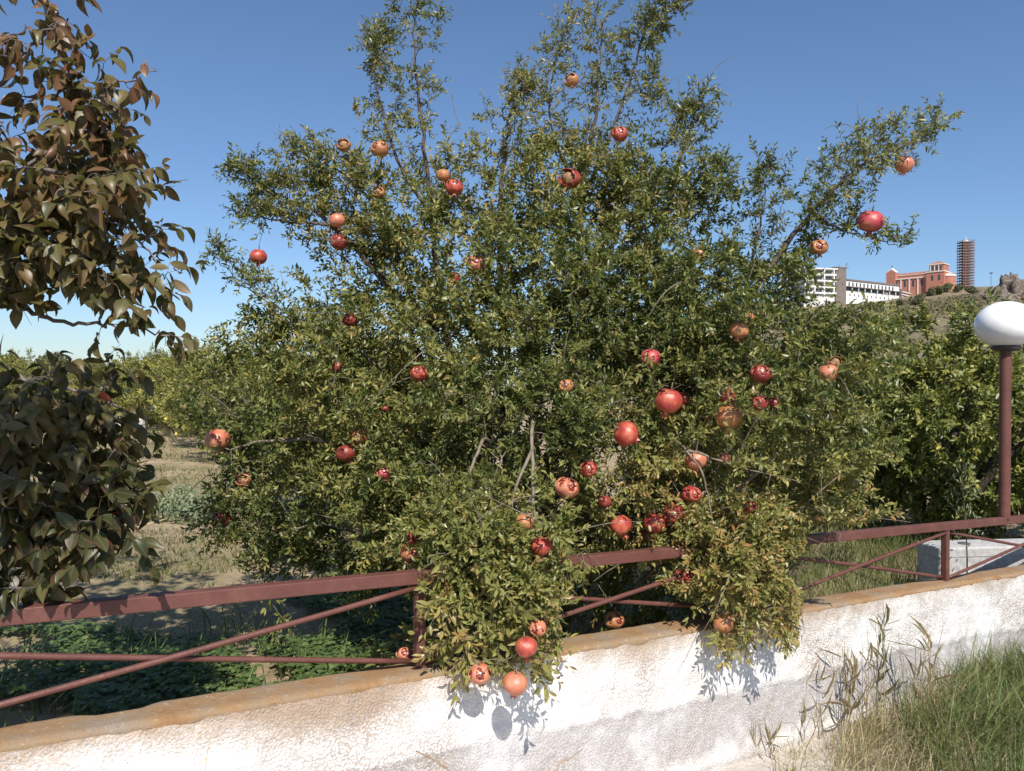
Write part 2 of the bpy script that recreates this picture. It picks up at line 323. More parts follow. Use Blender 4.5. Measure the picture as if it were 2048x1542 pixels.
def build_wall():
    root = tag(empty("boundary_wall", tuple(W(0, 0, -.75))), "low whitewashed stucco wall with ochre lichened top under the railing", "wall")
    s = np.arange(-3.4, 8.6, .0125); k = np.linspace(0, 1, 54); S, K = np.meshgrid(s, k, indexing='ij'); hb = .018+K*.80
    q = np.stack([S, hb, 0*S], -1)
    edge = .345+.010*S+.13*(fbm(np.stack([S*1.1, 0*S, 0*S], -1), 5, 5)-.5)+.03*(fbm(np.stack([S*9, hb*9, 0*S], -1), 3, 6)-.5)
    layer = 1/(1+np.exp(-(hb-edge)/.006))
    n = HT+.012*(fbm(q*5, 4, 2)-.5)+.016*(fbm(q*32, 3, 9)-.5)-.008*layer+.02*K+.012*np.exp(-((hb-.70)/.03)**2)
    V = W(S, n, -hb); lf = np.stack([S, hb, layer*np.clip(1.15-.9*np.clip((hb-.55)/.2, 0, 1), .2, 1)], -1)
    a, b = S.shape; I = np.arange(a*b).reshape(a, b); Fq = np.stack([I[:-1, :-1], I[:-1, 1:], I[1:, 1:], I[1:, :-1]], -1).reshape(-1, 4)
    link("wall_face", mesh_np("wall_face", V.reshape(-1, 3), [Fq], lf.reshape(-1, 3), True), M['wall'], root)
    m = MB()
    c = W(2.6, (HB+HT)/2-.004, -.42); ax = np.array([[WH[0], WH[1], SLOPE], [WN[0], WN[1], 0], [0, 0, 1]])
    m.box(c, (5.98, (HT-HB)/2-.012, .40), ax); m.build("wall_core", M['old_concrete'], root)
    # coping: a rough slab, its back edge chipped
    t = np.linspace(0, 1, 15); S, T = np.meshgrid(s, t, indexing='ij')
    fr = HT+.002+.014*(fbm(np.stack([s*9, 0*s, 0*s], -1), 5, 21)-.5)
    bk = HB-.004+.012*(fbm(np.stack([s*5, 0*s, 0*s], -1), 4, 23)-.5)
    chip = np.exp(-(((s+1.10)/.10)**4))*.040*(.6+.8*fbm(np.stack([s*18, 0*s, 0*s], -1), 2, 4))+np.exp(-(((s-.2)/.05)**2))*.012
    bk = bk+chip
    prof_n = bk[:, None]+(fr-bk)[:, None]*T
    qq = np.stack([S*12, prof_n*12, 0*S], -1); dz = .004+.007*(fbm(qq, 4, 11)-.5)-.016*np.clip((T-.80)/.20, 0, 1)**2-.010*np.clip((.1-T)/.1, 0, 1)**2
    top = W(S, prof_n, dz)
    fl = (W(s, fr-.012, -.022)+np.stack([0*s, 0*s, -.03*fbm(np.stack([s*16, 0*s, 0*s], -1), 4, 27)], -1))[:, None]; bl = W(s, bk, -.06)[:, None]
    V = np.concatenate([bl, top, fl], 1); a, b = V.shape[:2]; I = np.arange(a*b).reshape(a, b)
    Fq = np.stack([I[:-1, :-1], I[:-1, 1:], I[1:, 1:], I[1:, :-1]], -1).reshape(-1, 4)
    link("coping", mesh_np("coping", V.reshape(-1, 3), [Fq], smooth=True), M['coping'], root)
build_wall()

RH = .400
def build_railing():
    root = tag(empty("steel_railing", tuple(W(0, 0))), "rust red steel railing with crossed bars on the white wall", "railing")
    ax = np.array([[WH[0], WH[1], SLOPE], [WN[0], WN[1], 0], [0, 0, 1]])
    def bevel(o, wd=.004):
        b = o.modifiers.new("bevel", 'BEVEL'); b.width = wd; b.segments = 2; b.limit_method = 'ANGLE'
    for i in range(-2, 5):
        m = MB(); m.box(W(i*SPAN+SPAN/2, 0, RH-.026), (SPAN/2-.0012, .026, .026), ax); bevel(m.build("top_rail", M['rust_paint'], root))
        if i == 4: break
    for i in range(-1, 5):
        m = MB(); m.box(W(i*SPAN, 0, (RH-.053)/2-.008), (.0205, .0205, (RH-.053)/2+.010), [[WH[0], WH[1], 0], [WN[0], WN[1], 0], [0, 0, 1]]); bevel(m.build("post", M['rust_paint'], root))
    r2 = random.Random(4)
    for i in range(-2, 5):
        for up in (0, 1):
            z0, z1 = (.025, RH-.068) if up else (RH-.068, .025)
            n = .012 if up else -.011
            s = np.linspace(i*SPAN+.018, (i+1)*SPAN-.018, 12); z = z0+(z1-z0)*np.linspace(0, 1, 12); bow = np.sin(np.linspace(0, math.pi, 12))*r2.uniform(-.008, .006)
            m = MB(); m.tube(W(s, 0*s+n, 0)+np.stack([0*s, 0*s, z+bow], -1), .0108, 10); m.build("cross_bar", M['rust_paint'], root, True)
build_railing()

def build_lamp():
    s = 4.73; b = W(s, 0, RH)
    root = tag(empty("globe_lamp", tuple(b)), "white globe lamp on rust red pole rising from the railing", "lamp")
    z1 = P(2008, 697, b[1])[2]; r = .0385
    m = MB(); m.lathe([(r, b[2]-.012), (r, b[2]-.011), (r, b[2]), (r, (b[2]+z1)/2), (r, z1-.002), (r, z1)], (b[0], b[1], 0), 24); po = m.build("pole", M['rust_paint'], root, True)
    for pl in list(po.data.polygons)[-2:]: pl.use_smooth = False
    m = MB(); m.lathe([(.06, z1-.02), (.085, z1-.012), (.098, z1), (.102, z1+.012), (.09, z1+.02)], (b[0], b[1], 0), 28); m.build("collar", M['collar'], root, True)
    R, H = .204, .172; zc = z1+.015+H*.93; prof = []
    for a in np.linspace(-68, 90, 26):
        t = math.radians(a); prof.append((max(R*math.cos(t), .001), zc+H*math.sin(t)))
    m = MB(); m.lathe(prof, (b[0], b[1], 0), 48); m.build("globe", M['globe'], root, True)
build_lamp()

def concrete_block():
    c = P(1845, 1130, 6.25); x0 = c[0]; zt = P(1900, 1092, 6.5)[2]
    root = tag(empty("concrete_block", (x0+1.12, 6.72, zt-.5)), "rough grey concrete slab box on the ground behind the railing", "concrete block")
    m = MB(); ax = np.array([[.99, .14, 0], [-.14, .99, 0], [0, 0, 1]]); m.box((x0+1.12, 6.72, zt-.28), (.9, .15, .24), ax)
    o = m.build("block_body", M['concrete'], root); bv = o.modifiers.new("bevel", 'BEVEL'); bv.width = .018; bv.segments = 2
    m = MB(); m.box((x0+1.12, 6.72, zt-.05), (.905, .155, .046), ax); o = m.build("lid", M['concrete'], root); bv = o.modifiers.new("bevel", 'BEVEL'); bv.width = .015; bv.segments = 2
    m = MB(); m.lathe([(.05, -.012), (.05, .006), (.03, .012)], (x0+.55, 6.62, zt-.004), 12); m.build("lid_ring", M['dark_metal'], root)
concrete_block()

# ------------------------------------------------------------------ leaves
T8 = (np.array([(0, 0, 0), (.28, -.40, .05), (.30, 0, 0), (.28, .40, .05), (.65, -.42, .02), (.66, 0, -.04), (.65, .42, .02), (1, 0, -.12)], float),
      [np.array([(0, 1, 2), (0, 2, 3), (4, 7, 5), (5, 7, 6)]), np.array([(1, 4, 5, 2), (2, 5, 6, 3)])])
T6 = (np.array([(0, 0, 0), (.3, -.42, .03), (.3, .42, .03), (.68, -.38, -.02), (.68, .38, -.02), (1, 0, -.1)], float),
      [np.array([(0, 1, 2), (3, 5, 4)]), np.array([(1, 3, 4, 2)])])
T4 = (np.array([(0, 0, 0), (.45, -.5, .02), (.45, .5, .02), (1, 0, -.08)], float), [np.array([(0, 1, 3, 2)])])
def ovate(nx=6):   # broad persimmon leaf with a point
    xs = [0, .10, .28, .50, .70, .86, 1.0]; ws = [0, .26, .46, .50, .38, .19, 0]; zs = [0, .03, .05, .03, -.02, -.09, -.18]
    V = [(0, 0, 0)]; F3 = []; F4 = []
    for x, wd, z in list(zip(xs, ws, zs))[1:-1]: V += [(x, -wd, z+.10*wd), (x, 0, z-.03), (x, wd, z+.10*wd)]
    V.append((1, 0, zs[-1])); n = len(V)-1; k = len(xs)-2
    F3 += [(0, 1, 2), (0, 2, 3)]
    for i in range(k-1):
        a = 1+3*i; F4 += [(a, a+3, a+4, a+1), (a+1, a+4, a+5, a+2)]
    a = 1+3*(k-1); F3 += [(a, n, a+1), (a+1, n, a+2)]
    return (np.array(V, float), [np.array(F3), np.array(F4)])
TO = ovate()

class Leaves:
    def __init__(s): s.A = []
    def add(s, pos, d, n, L, Wd, rnd, curl):
        k = len(pos); s.A.append(np.concatenate([pos, d, n, np.stack([L, Wd, rnd, curl], -1)], 1))
    def arr(s): return np.concatenate(s.A)
def frame(A):
    d = nrm(A[:, 3:6]); n = A[:, 6:9]; n = n-(n*d).sum(1, keepdims=True)*d; n = nrm(n+1e-6); return d, np.cross(n, d), n
def leaf_mesh(name, A, T):
    TV, TF = T; d, sd, n = frame(A); L = A[:, 9, None, None]; Wd = A[:, 10, None, None]; cu = A[:, 12, None, None]
    V = A[:, None, 0:3]+L*TV[None, :, 0, None]*d[:, None]+Wd*TV[None, :, 1, None]*sd[:, None]+L*cu*TV[None, :, 2, None]*n[:, None]
    k = len(TV); off = (np.arange(len(A))*k)[:, None, None]
    Fs = [(f[None]+off).reshape(-1, f.shape[1]) for f in TF]
    lf = np.empty((len(A), k, 3)); lf[:, :, 0] = TV[None, :, 0]; lf[:, :, 1] = TV[None, :, 1]; lf[:, :, 2] = A[:, 11, None]
    return mesh_np(name, V.reshape(-1, 3), Fs, lf.reshape(-1, 3), True)
_variants = {}
def leaf_variant(key, T, tint, curl, mat):
    k = (key, round(tint, 3), curl)
    if k not in _variants:
        A = np.array([[0, 0, 0, 1, 0, 0, 0, 0, 1, 1, 1, tint, curl]], float); me = leaf_mesh("leaf", A, T); me.materials.append(mat); _variants[k] = me
    return _variants[k]
def split_leaves(A, key, T, mat, root, n=300, cell=9, name="leaf"):
    """the n leaves that show largest become parts of their own, the rest is returned"""
    px, py, d = proj(A[:, :3]+.5*A[:, 9:10]*nrm(A[:, 3:6])); ok = (px > 2) & (px < 2046) & (py > 2) & (py < 1540)
    dd, sd, nn = frame(A); view = nrm(A[:, :3]-np.array((0, 0, EYE))); face = np.abs((nn*view).sum(1))
    cid = (px//cell).astype(int)*10000+(py//cell).astype(int); order = np.argsort(d); order = order[ok[order]]
    _, first = np.unique(cid[order], return_index=True); front = order[first]
    size = A[front, 9]*A[front, 10]*(.15+face[front])/d[front]**2
    pick = front[np.argsort(-size)[:n]]
    for i in pick:
        tint = round(A[i, 11]*9)/9; curl = (.5, 1.2, 2.0)[int(i) % 3]
        o = link(name, leaf_variant(key, T, tint, curl, mat), None, root); L, Wd = A[i, 9], A[i, 10]
        m = Matrix.Identity(4)
        for r in range(3): m[r][0] = dd[i, r]*L; m[r][1] = sd[i, r]*Wd; m[r][2] = nn[i, r]*L; m[r][3] = A[i, r]
        o.matrix_basis = m
    keep = np.ones(len(A), bool); keep[pick] = False
    return A[keep]

# ------------------------------------------------------------------ tree growing
def smooth_path(pts, k=8):
    pts = np.asarray(pts, float); q = np.vstack([2*pts[0]-pts[1], pts, 2*pts[-1]-pts[-2]]); out = []
    for i in range(1, len(q)-2):
        for t in np.arange(k)/k:
            a, b, c, d = q[i-1], q[i], q[i+1], q[i+2]
            out.append(.5*((2*b)+(-a+c)*t+(2*a-5*b+4*c-d)*t*t+(-a+3*b-3*c+d)*t**3))
    out.append(q[-2]); return np.array(out)
class Tree:
    def __init__(s, seed):
        s.r = np.random.default_rng(seed); s.limbs = []; s.sp = []; s.sr = []; s.twigs = MB(); s.paths = []
    def limb(s, pts, r0, r1, wob=.02):
        p = smooth_path(pts); n = len(p); wv = s.r.normal(0, wob, (n, 3)); wv[0] = 0; p = p+np.cumsum(wv, 0)*.0+wv*np.linspace(0, 1, n)[:, None]
        rad = r0+(r1-r0)*np.linspace(0, 1, n)**.8; s.limbs.append((p, rad)); s.sp.append(p); s.sr.append(rad); return p
    def grow(s, targets, wood=True, up=.15, rmax=.007, k=5, sides=5, sort=True):
        S = np.concatenate(s.sp); R = np.concatenate(s.sr); targets = np.asarray(targets, float)
        if sort:
            d0 = np.array([np.min(((S-t)**2).sum(1)) for t in targets]); targets = targets[np.argsort(d0)]
        cap = len(S)+len(targets)*k; SS = np.empty((cap, 3)); RR = np.empty(cap); SS[:len(S)] = S; RR[:len(S)] = R; n = len(S)
        out = []
        for t in targets:
            dv = SS[:n]-t; D = np.sqrt((dv**2).sum(1)); c = D+.35*np.maximum(dv[:, 2], 0)
            i = int(np.argmin(np.where(D < .03, D+.3, c))); a = SS[i]; L = D[i]
            mid = a+(t-a)*.5+np.array((0, 0, up*L))+s.r.normal(0, .10*L, 3); u = np.linspace(0, 1, k)[:, None]
            p = (1-u)**2*a+2*u*(1-u)*mid+u*u*t; r0 = min(RR[i]*.7, .0018+.008*L, rmax); rad = np.linspace(max(r0, .0016), .0012, k)
            if wood: s.twigs.tube(p, rad, sides, False)
            SS[n:n+k-1] = p[1:]; RR[n:n+k-1] = rad[1:]; n += k-1
            out.append(p)
        s.sp = [SS[:n].copy()]; s.sr = [RR[:n].copy()]; s.paths += out
        return out
    def shoots(s, paths, per, length, outward=None, droop=0., up=.5, tube=True, frac=.45):
        """short leafy shoots along the twigs: arrays of start, dir, length"""
        r = s.r; P0 = []; D0 = []; L0 = []
        for p in paths:
            m = r.poisson(per)+1; tt = frac+(1-frac)*r.random(m); tt[0] = 1.0
            idx = tt*(len(p)-1); i = np.minimum(idx.astype(int), len(p)-2); f = (idx-i)[:, None]; q = p[i]*(1-f)+p[i+1]*f; tg = nrm(p[i+1]-p[i])
            dr = tg*r.uniform(.3, 1.1, (m, 1))+r.normal(0, .75, (m, 3))+np.array((0, 0, up-droop))
            if outward is not None: dr = dr+.5*nrm(q-outward)
            P0.append(q); D0.append(nrm(dr)); L0.append(r.uniform(*length, m))
        P0 = np.concatenate(P0); D0 = np.concatenate(D0); L0 = np.concatenate(L0)
        if tube:
            for a, d, l in zip(P0, D0, L0):
                s.twigs.tube(np.array([a, a+d*l*.55, a+d*l+np.array((0, 0, -.08*l))]), (.0013, .0010, .0006), 3, False)
        return P0, D0, L0
    def leaf_up(s, out, sh, per_m, size, asp, opp=True, sun=.35, droop=0., spread=.9, tint=(0, 1), tip_tint=.12, jit=.75):
        P0, D0, L0 = sh; r = s.r; n = np.maximum((L0*per_m).astype(int), 3); idx = np.repeat(np.arange(len(P0)), n)
        fr = np.concatenate([(np.arange(k)+.6)/k for k in n]); fr = np.clip(fr+r.normal(0, .04, len(fr)), .02, 1)
        a = D0[idx]; ref = nrm(np.cross(a, r.normal(0, 1, (len(P0), 3))[idx])); b = np.cross(a, ref)
        num = np.concatenate([np.arange(k) for k in n]); ang = (num//2)*1.57+(num % 2)*math.pi if opp else num*2.4
        ang = ang+r.normal(0, .35, len(ang)); side = ref*np.cos(ang)[:, None]+b*np.sin(ang)[:, None]
        d = nrm(a*(.35+.75*fr[:, None])+side*spread+np.array((0, 0, -droop))+r.normal(0, .18, (len(idx), 3)))
        nn = sun*SUNV+np.array((0, 0, .45))+a*.3+r.normal(0, jit, (len(idx), 3))
        L = r.uniform(*size, len(idx))*(1-.35*fr*r.random(len(idx))); base = np.clip(r.beta(1.1, 1.3, len(P0))+.9*(vn(P0*1.6, 41)-.5), 0, 1)[idx]
        t = np.clip(base*.6+.4*r.random(len(idx))+tip_tint*(fr-.5), 0, 1); t = tint[0]+(tint[1]-tint[0])*t
        out.add(P0[idx]+a*(L0[idx]*fr)[:, None], d, nn, L, L*asp*r.uniform(.8, 1.2, len(idx)), t, r.uniform(.2, 2.4, len(idx)))
def blob(r, c, rad, n, inner=.62, front=.62, lump=.28, seed=0, zmin=None):
    out = []
    c = np.asarray(c); rad = np.asarray(rad)
    while len(out) < n:
        u = nrm(r.normal(0, 1, 3))
        if u[1] > 0 and r.random() < front: u[1] = -u[1]
        k = (.82+lump*(vn(u*2.6+5, seed)-.3)*1.6)*(inner+(1.03-inner)*r.random()**.45); p = c+rad*u*k
        if zmin is not None and p[2] < zmin: continue
        out.append(p)
    return np.array(out)

# ------------------------------------------------------------------ pomegranates: where they hang
# (x, y, pixels across, shape, skin, label, group)
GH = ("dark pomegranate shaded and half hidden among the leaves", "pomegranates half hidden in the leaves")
GC = ("burst red pomegranate with torn skin among the leaves of the dense crown", "burst pomegranates in the dense crown")
FRUIT = [
 (760, 298, 36, 'split', 'tan', "brown split pomegranate high up on the upright stem, sky behind it"),
 (688, 290, 28, 'husk', 'tan', "dried open orange husk of a pomegranate beside the brown split one"),
 (909, 375, 36, 'split', 'red', "red cracked pomegranate beside the tall left stem"),
 (886, 350, 28, 'whole', 'tan', "orange brown pomegranate touching the red cracked one by the tall stem"),
 (675, 440, 32, 'whole', 'salmon', "salmon pomegranate just above a cracked dark one on the left arm"),
 (678, 484, 35, 'split', 'dark', "dark cracked pomegranate just below a salmon one on the left arm"),
 (517, 513, 36, 'whole', 'red', "smooth round pomegranate hanging alone on a thin twig against the sky"),
 (953, 528, 40, 'split', 'salmon', "salmon pomegranate with torn top under bright green leaves, middle of crown"),
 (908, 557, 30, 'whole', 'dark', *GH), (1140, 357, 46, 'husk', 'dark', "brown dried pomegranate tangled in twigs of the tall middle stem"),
 (1240, 268, 32, 'split', 'red', "bright red burst pomegranate on the slanting upper right branch"),
 (1143, 160, 30, 'husk', 'tan', "orange dried pomegranate husk near the top of the tree"),
 (1742, 442, 52, 'whole', 'pink', "large crimson pomegranate hanging from the long right arm"),
 (1809, 328, 37, 'whole', 'salmon', "salmon pomegranate at the outer end of the long right arm"),
 (1638, 494, 36, 'split', 'tan', "opened orange pomegranate with dark inside, above the distant white building"),
 (1478, 660, 40, 'whole', 'tan', "orange pomegranate flecked with sun on the right of the crown"), (1499, 637, 26, 'whole', 'tan', *GH),
 (1302, 715, 39, 'split', 'pink', "shiny pink pomegranate with a dark split on its left side"),
 (1522, 747, 42, 'split', 'dark', "dark crimson burst pomegranate on the right of the crown"),
 (1656, 745, 40, 'whole', 'salmon', "pale salmon pomegranate hanging at the right edge of the crown"),
 (1671, 724, 26, 'husk', 'tan', "small orange husk touching the pale salmon pomegranate from above"),
 (1337, 801, 56, 'whole', 'red', "big red speckled pomegranate beside a forked grey branch"),
 (1365, 797, 28, 'whole', 'dark', *GH), (1458, 833, 53, 'whole', 'tan', "big tan pomegranate with leaf shadows, right of crown"), (1455, 793, 32, 'split', 'dark', "burst dark pomegranate directly above the big tan one"),
 (1519, 806, 36, 'split', 'dark', "burst dark pomegranate paired with a whole brown one near the big tan one"), (1549, 806, 28, 'whole', 'dark', *GH),
 (1252, 867, 51, 'whole', 'red', "glossy smooth red pomegranate with its crown pointing sideways"),
 (1391, 919, 43, 'whole', 'salmon', "round coral pomegranate on the bare grey branch"),
 (1451, 915, 20, 'whole', 'salmon', *GH), (1383, 988, 40, 'split', 'red', "burst red pomegranate just below the coral one on the bare branch"), (1500, 1015, 32, 'split', 'red', *GC),
 (1310, 1046, 48, 'whole', 'red', "round red pomegranate just above the railing with a burst one behind it"), (1347, 1027, 42, 'split', 'dark', "burst crimson pomegranate behind the round red one above the railing"),
 (1240, 1050, 46, 'whole', 'red', "striped shadowed red pomegranate just above the top rail"), (1210, 1003, 27, 'split', 'dark', "small burst pomegranate just above the striped shadowed red one"), (1292, 1068, 26, 'whole', 'dark', *GH),
 (1133, 975, 50, 'split', 'salmon', "big burst salmon pomegranate in the middle of the crown"), (1177, 937, 36, 'split', 'red', "burst red pomegranate just above the big burst salmon one"),
 (1050, 1043, 38, 'whole', 'tan', "yellowish pomegranate covered by leaves between the bare hanging stems"),
 (1082, 1092, 45, 'whole', 'red', "round red pomegranate hanging before the top rail beside a bare stem"),
 (817, 1105, 40, 'split', 'salmon', "torn salmon pomegranate just above the railing post end"), (826, 1075, 28, 'split', 'red', "small burst red pomegranate just above the torn salmon one at the railing"),
 (1368, 1150, 42, 'split', 'red', "red pomegranate hanging below the top rail"),
 (1228, 1240, 42, 'split', 'tan', "split brown pomegranate lying low behind the wall top"), (810, 1309, 35, 'split', 'salmon', "salmon pomegranate at the foot of the railing post"),
 (1052, 1293, 45, 'whole', 'red', "red pomegranate uppermost of three hanging before the wall"), (1076, 1256, 36, 'split', 'salmon', "burst salmon pomegranate just above the three that hang before the wall"),
 (960, 1347, 47, 'split', 'salmon', "pink pomegranate with burst top hanging before the white wall"), (1030, 1366, 53, 'whole', 'salmon', "orange pomegranate hanging lowest before the white wall"),
 (1447, 1245, 42, 'whole', 'tan', "tan pomegranate hanging before the wall top near a railing post"),
 (436, 878, 48, 'whole', 'salmon', "flattened orange pomegranate at the left edge of the crown"), (442, 1040, 39, 'split', 'dark', "dark red split pomegranate hanging at the lower left of the crown"),
 (487, 960, 30, 'husk', 'salmon', "torn pink husk at the left of the crown between two bigger pomegranates"), (719, 872, 40, 'whole', 'tan', "orange pomegranate with a shadow on its face, left of the crown"),
 (692, 905, 42, 'whole', 'dark', "shaded brown pomegranate just below an orange one"), (768, 945, 30, 'split', 'pink', "small torn crimson pomegranate in the left of the crown"),
 (839, 747, 34, 'split', 'red', *GC), (1131, 772, 32, 'split', 'tan', *GC), (700, 640, 30, 'split', 'dark', *GC), (675, 733, 26, 'whole', 'dark', *GH), (770, 817, 15, 'whole', 'dark', "tiny dark red unripe pomegranate on a thin stem"),
 (1398, 510, 36, 'whole', 'tan', *GH), (757, 385, 28, 'husk', 'tan', "dry brown husk below the brown split pomegranate"), (1520, 1168, 30, 'husk', 'tan', "withered orange husk hanging below the top rail"),
]
DEEP = {"GH": .10}

# crown volumes of the pomegranate: x, y, depth, radii in metres, targets
PB = [((1080, 850, 4.75), (1.40, 1.0, 1.02), 820), ((690, 890, 4.75), (.80, .85, .84), 340), ((1470, 850, 4.6), (.74, .85, .98), 360),
      ((1060, 560, 4.8), (1.20, .75, .55), 240), ((1090, 400, 4.75), (.70, .40, .40), 95), ((770, 430, 4.65), (.45, .3, .34), 52), ((1330, 440, 4.65), (.45, .35, .36), 52), ((1240, 1150, 4.75), (.50, .22, .34), 70), ((1390, 660, 4.6), (.85, .7, .5), 130), ((560, 1000, 4.7), (.36, .5, .42), 60),
      ((1625, 730, 4.5), (.32, .4, .28), 40), ((1600, 930, 4.5), (.30, .45, .42), 44), ((620, 700, 4.7), (.42, .5, .34), 40),
      ((970, 1075, 3.44), (.34, .26, .30), 84), ((1010, 1225, 3.27), (.21, .14, .19), 24), ((900, 1125, 3.30), (.16, .16, .18), 34), ((1080, 800, 4.3), (.62, .45, .5), 150), ((1440, 1090, 4.05), (.42, .35, .28), 80), ((1450, 1175, 3.92), (.22, .16, .14), 24), ((1548, 1130, 4.1), (.15, .2, .24), 22),
      ((830, 1000, 4.0), (.40, .4, .34), 60)]
def front_depth(x, y):
    best = 9.
    for (bx, by, bd), rad, n in PB:
        c = P(bx, by, bd)-np.array((0, 0, EYE)); u = P(x, y, 1.)-np.array((0, 0, EYE)); rr = np.array(rad)
        a = ((u/rr)**2).sum(); b = (u*c/rr**2).sum(); e = ((c/rr)**2).sum()-1; D = b*b-a*e
        if D > 0: best = min(best, (b-math.sqrt(D))/a)
    return best
def place_fruits():
    out = []
    for f in FRUIT:
        x, y, px = f[:3]; fd = front_depth(x, y); d = fd+.10 if fd < 8 else 4.5
        if y < 560: d = 4.45 if x < 1500 else 4.3
        if f[5] == GH[0]: d += .12
        if y > 1280: d = 3.04 if x > 900 else 3.45
        if x in (1447,): d = 3.82
        if x in (1076,): d = 3.12
        if x in (1228,): d = 4.2
        if x in (1368, 1520): d = 4.0
        out.append((P(x, y, d), px*d/F/2))
    return out
FPOS = place_fruits()

def pomegranate_tree():
    T = Tree(11); gz = float(z_orch(.15, 4.95)); r = T.r
    base = np.array((.12, 4.95, gz)); root = tag(empty("pomegranate_tree", tuple(base)), "bushy pomegranate tree laden with red fruit spilling over the railing", "tree")
    b = lambda dx, dy=0.: tuple(base+np.array((dx, dy, -.08)))
    L = [([b(-.05), P(960, 1000, 4.8), P(885, 620, 4.7), P(862, 430, 4.65), P(840, 220, 4.6), P(822, 20, 4.6)], .034, .004, (.10, .30, .17), 50, .30),
         ([b(.03), P(1100, 900, 4.85), P(1150, 600, 4.8), P(1165, 400, 4.7), P(1192, 210, 4.65), P(1205, 40, 4.65)], .036, .004, (.1, .34, .16), 66, .25),
         ([b(.10), P(1180, 900, 4.8), P(1270, 600, 4.7), P(1330, 430, 4.65), P(1365, 300, 4.6), P(1400, 205, 4.6)], .032, .004, (.1, .30, .10), 50, .3),
         ([b(.15), P(1300, 900, 4.7), P(1480, 620, 4.5), P(1620, 430, 4.4), P(1715, 340, 4.3), P(1870, 265, 4.3)], .034, .003, (.1, .34, .12), 74, .3),
         ([b(-.1), P(900, 900, 4.75), P(800, 620, 4.6), P(665, 450, 4.5), P(570, 395, 4.5), P(455, 355, 4.4)], .030, .003, (.1, .27, .07), 60, .35),
         ([b(-.08, .1), P(880, 780, 4.7), P(790, 500, 4.65), P(700, 360, 4.55), P(560, 298, 4.5)], .026, .002, (.1, .20, .04), 40, .4),
         ([b(.0, .1), P(1010, 900, 4.9), P(1000, 560, 4.8), P(1005, 360, 4.7), P(1020, 230, 4.7), P(1050, 165, 4.7)], .028, .003, (.1, .28, .10), 42, .3),
         ([P(1165, 400, 4.7), P(1225, 260, 4.7), P(1268, 140, 4.65), P(1300, 50, 4.6), P(1390, 2, 4.55)], .014, .002, (.22, .20, .04), 40, .0),
         ([P(900, 900, 4.75), P(740, 720, 4.45), P(600, 640, 4.35), P(500, 580, 4.3), P(412, 502, 4.25)], .012, .0015, (.12, .10, .03), 16, .4),
         ([P(1330, 430, 4.65), P(1400, 380, 4.6), P(1450, 330, 4.55)], .010, .002, (.14, .14, .06), 16, .2),
         ([P(1480, 620, 4.5), P(1520, 450, 4.5), P(1535, 335, 4.5)], .012, .0015, (.16, .12, .03), 16, .1),
         ([P(1620, 430, 4.4), P(1690, 460, 4.35), P(1760, 480, 4.3), P(1815, 495, 4.3)], .010, .0012, (.14, .08, .025), 12, .1),
         ([P(1165, 400, 4.7), P(1110, 280, 4.7), P(1100, 180, 4.7), P(1140, 20, 4.7)], .012, .0012, (.2, .14, .02), 26, .1),
         ([P(1268, 140, 4.65), P(1290, 200, 4.6), P(1310, 160, 4.6)], .006, .0012, (.1, .09, .05), 8, .1),
         ([b(-.12), P(860, 1050, 4.5), P(700, 900, 4.2), P(560, 880, 4.05), P(450, 900, 4.05)], .024, .004, None, 0, 0),
         ([b(-.14), P(800, 1130, 4.5), P(660, 1050, 4.3), P(520, 1080, 4.2)], .018, .003, None, 0, 0),
         ([b(.06, -.1), P(1080, 1000, 4.4), P(1068, 850, 3.95), P(1064, 900, 3.72), P(1068, 1040, 3.55), P(1060, 1180, 3.42), P(1040, 1310, 3.25)], .016, .003, None, 0, 0),
         ([b(.02, -.1), P(1000, 1000, 4.3), P(975, 880, 3.95), P(940, 940, 3.7), P(900, 1040, 3.55), P(850, 1130, 3.5)], .015, .003, None, 0, 0),
         ([P(1064, 900, 3.72), P(1030, 980, 3.6), P(1018, 1060, 3.52), P(1000, 1200, 3.36), P(965, 1310, 3.2)], .009, .002, None, 0, 0),
         ([b(.16, -.1), P(1240, 1000, 4.4), P(1300, 850, 4.15), P(1365, 892, 3.95), P(1450, 925, 3.88), P(1600, 965, 3.95)], .018, .002, None, 0, 0),
         ([P(1365, 892, 3.95), P(1410, 960, 3.85), P(1430, 1100, 3.9), P(1450, 1220, 3.98)], .006, .002, None, 0, 0),
         ([b(.2, -.05), P(1400, 1050, 4.4), P(1560, 900, 4.2), P(1680, 760, 4.2)], .020, .003, None, 0, 0)]
    lp = []
    L.insert(14, ([P(862, 430, 4.65), P(800, 330, 4.6), P(762, 210, 4.6), P(745, 120, 4.6), P(765, 62, 4.6)], .014, .002, (.18, .20, .05), 34, .1))
    L.insert(14, ([P(665, 450, 4.5), P(560, 440, 4.45), P(480, 430, 4.4)], .010, .002, (.12, .14, .06), 22, .1))
    L = [(a_, b_, c_, d_, int(e_*2.0), f_) for a_, b_, c_, d_, e_, f_ in L]
    for i, (pts, r0, r1, fol, n, skip) in enumerate(L): lp.append(T.limb(pts, r0, r1, .008 if i < 14 else .006))
    lv = Leaves(); allt = []
    tb = []
    for i, ((x, y, d), rad, n) in enumerate(PB):
        t = blob(r, P(x, y, d), rad, n, (.45 if n > 700 else .58) if n > 150 else .35, .68, .42, i, gz+.12); tb.append(t)
    tb = np.concatenate(tb)
    # keep twigs out of the wall body
    s_, n_ = wall_sn(tb); top = B1[2]+SLOPE*s_
    tb = tb[~((n_ > HB-.05) & (n_ < HT+.05) & (tb[:, 2] < top+.04))]
    body = T.grow(tb, up=.12)
    fr_paths = []
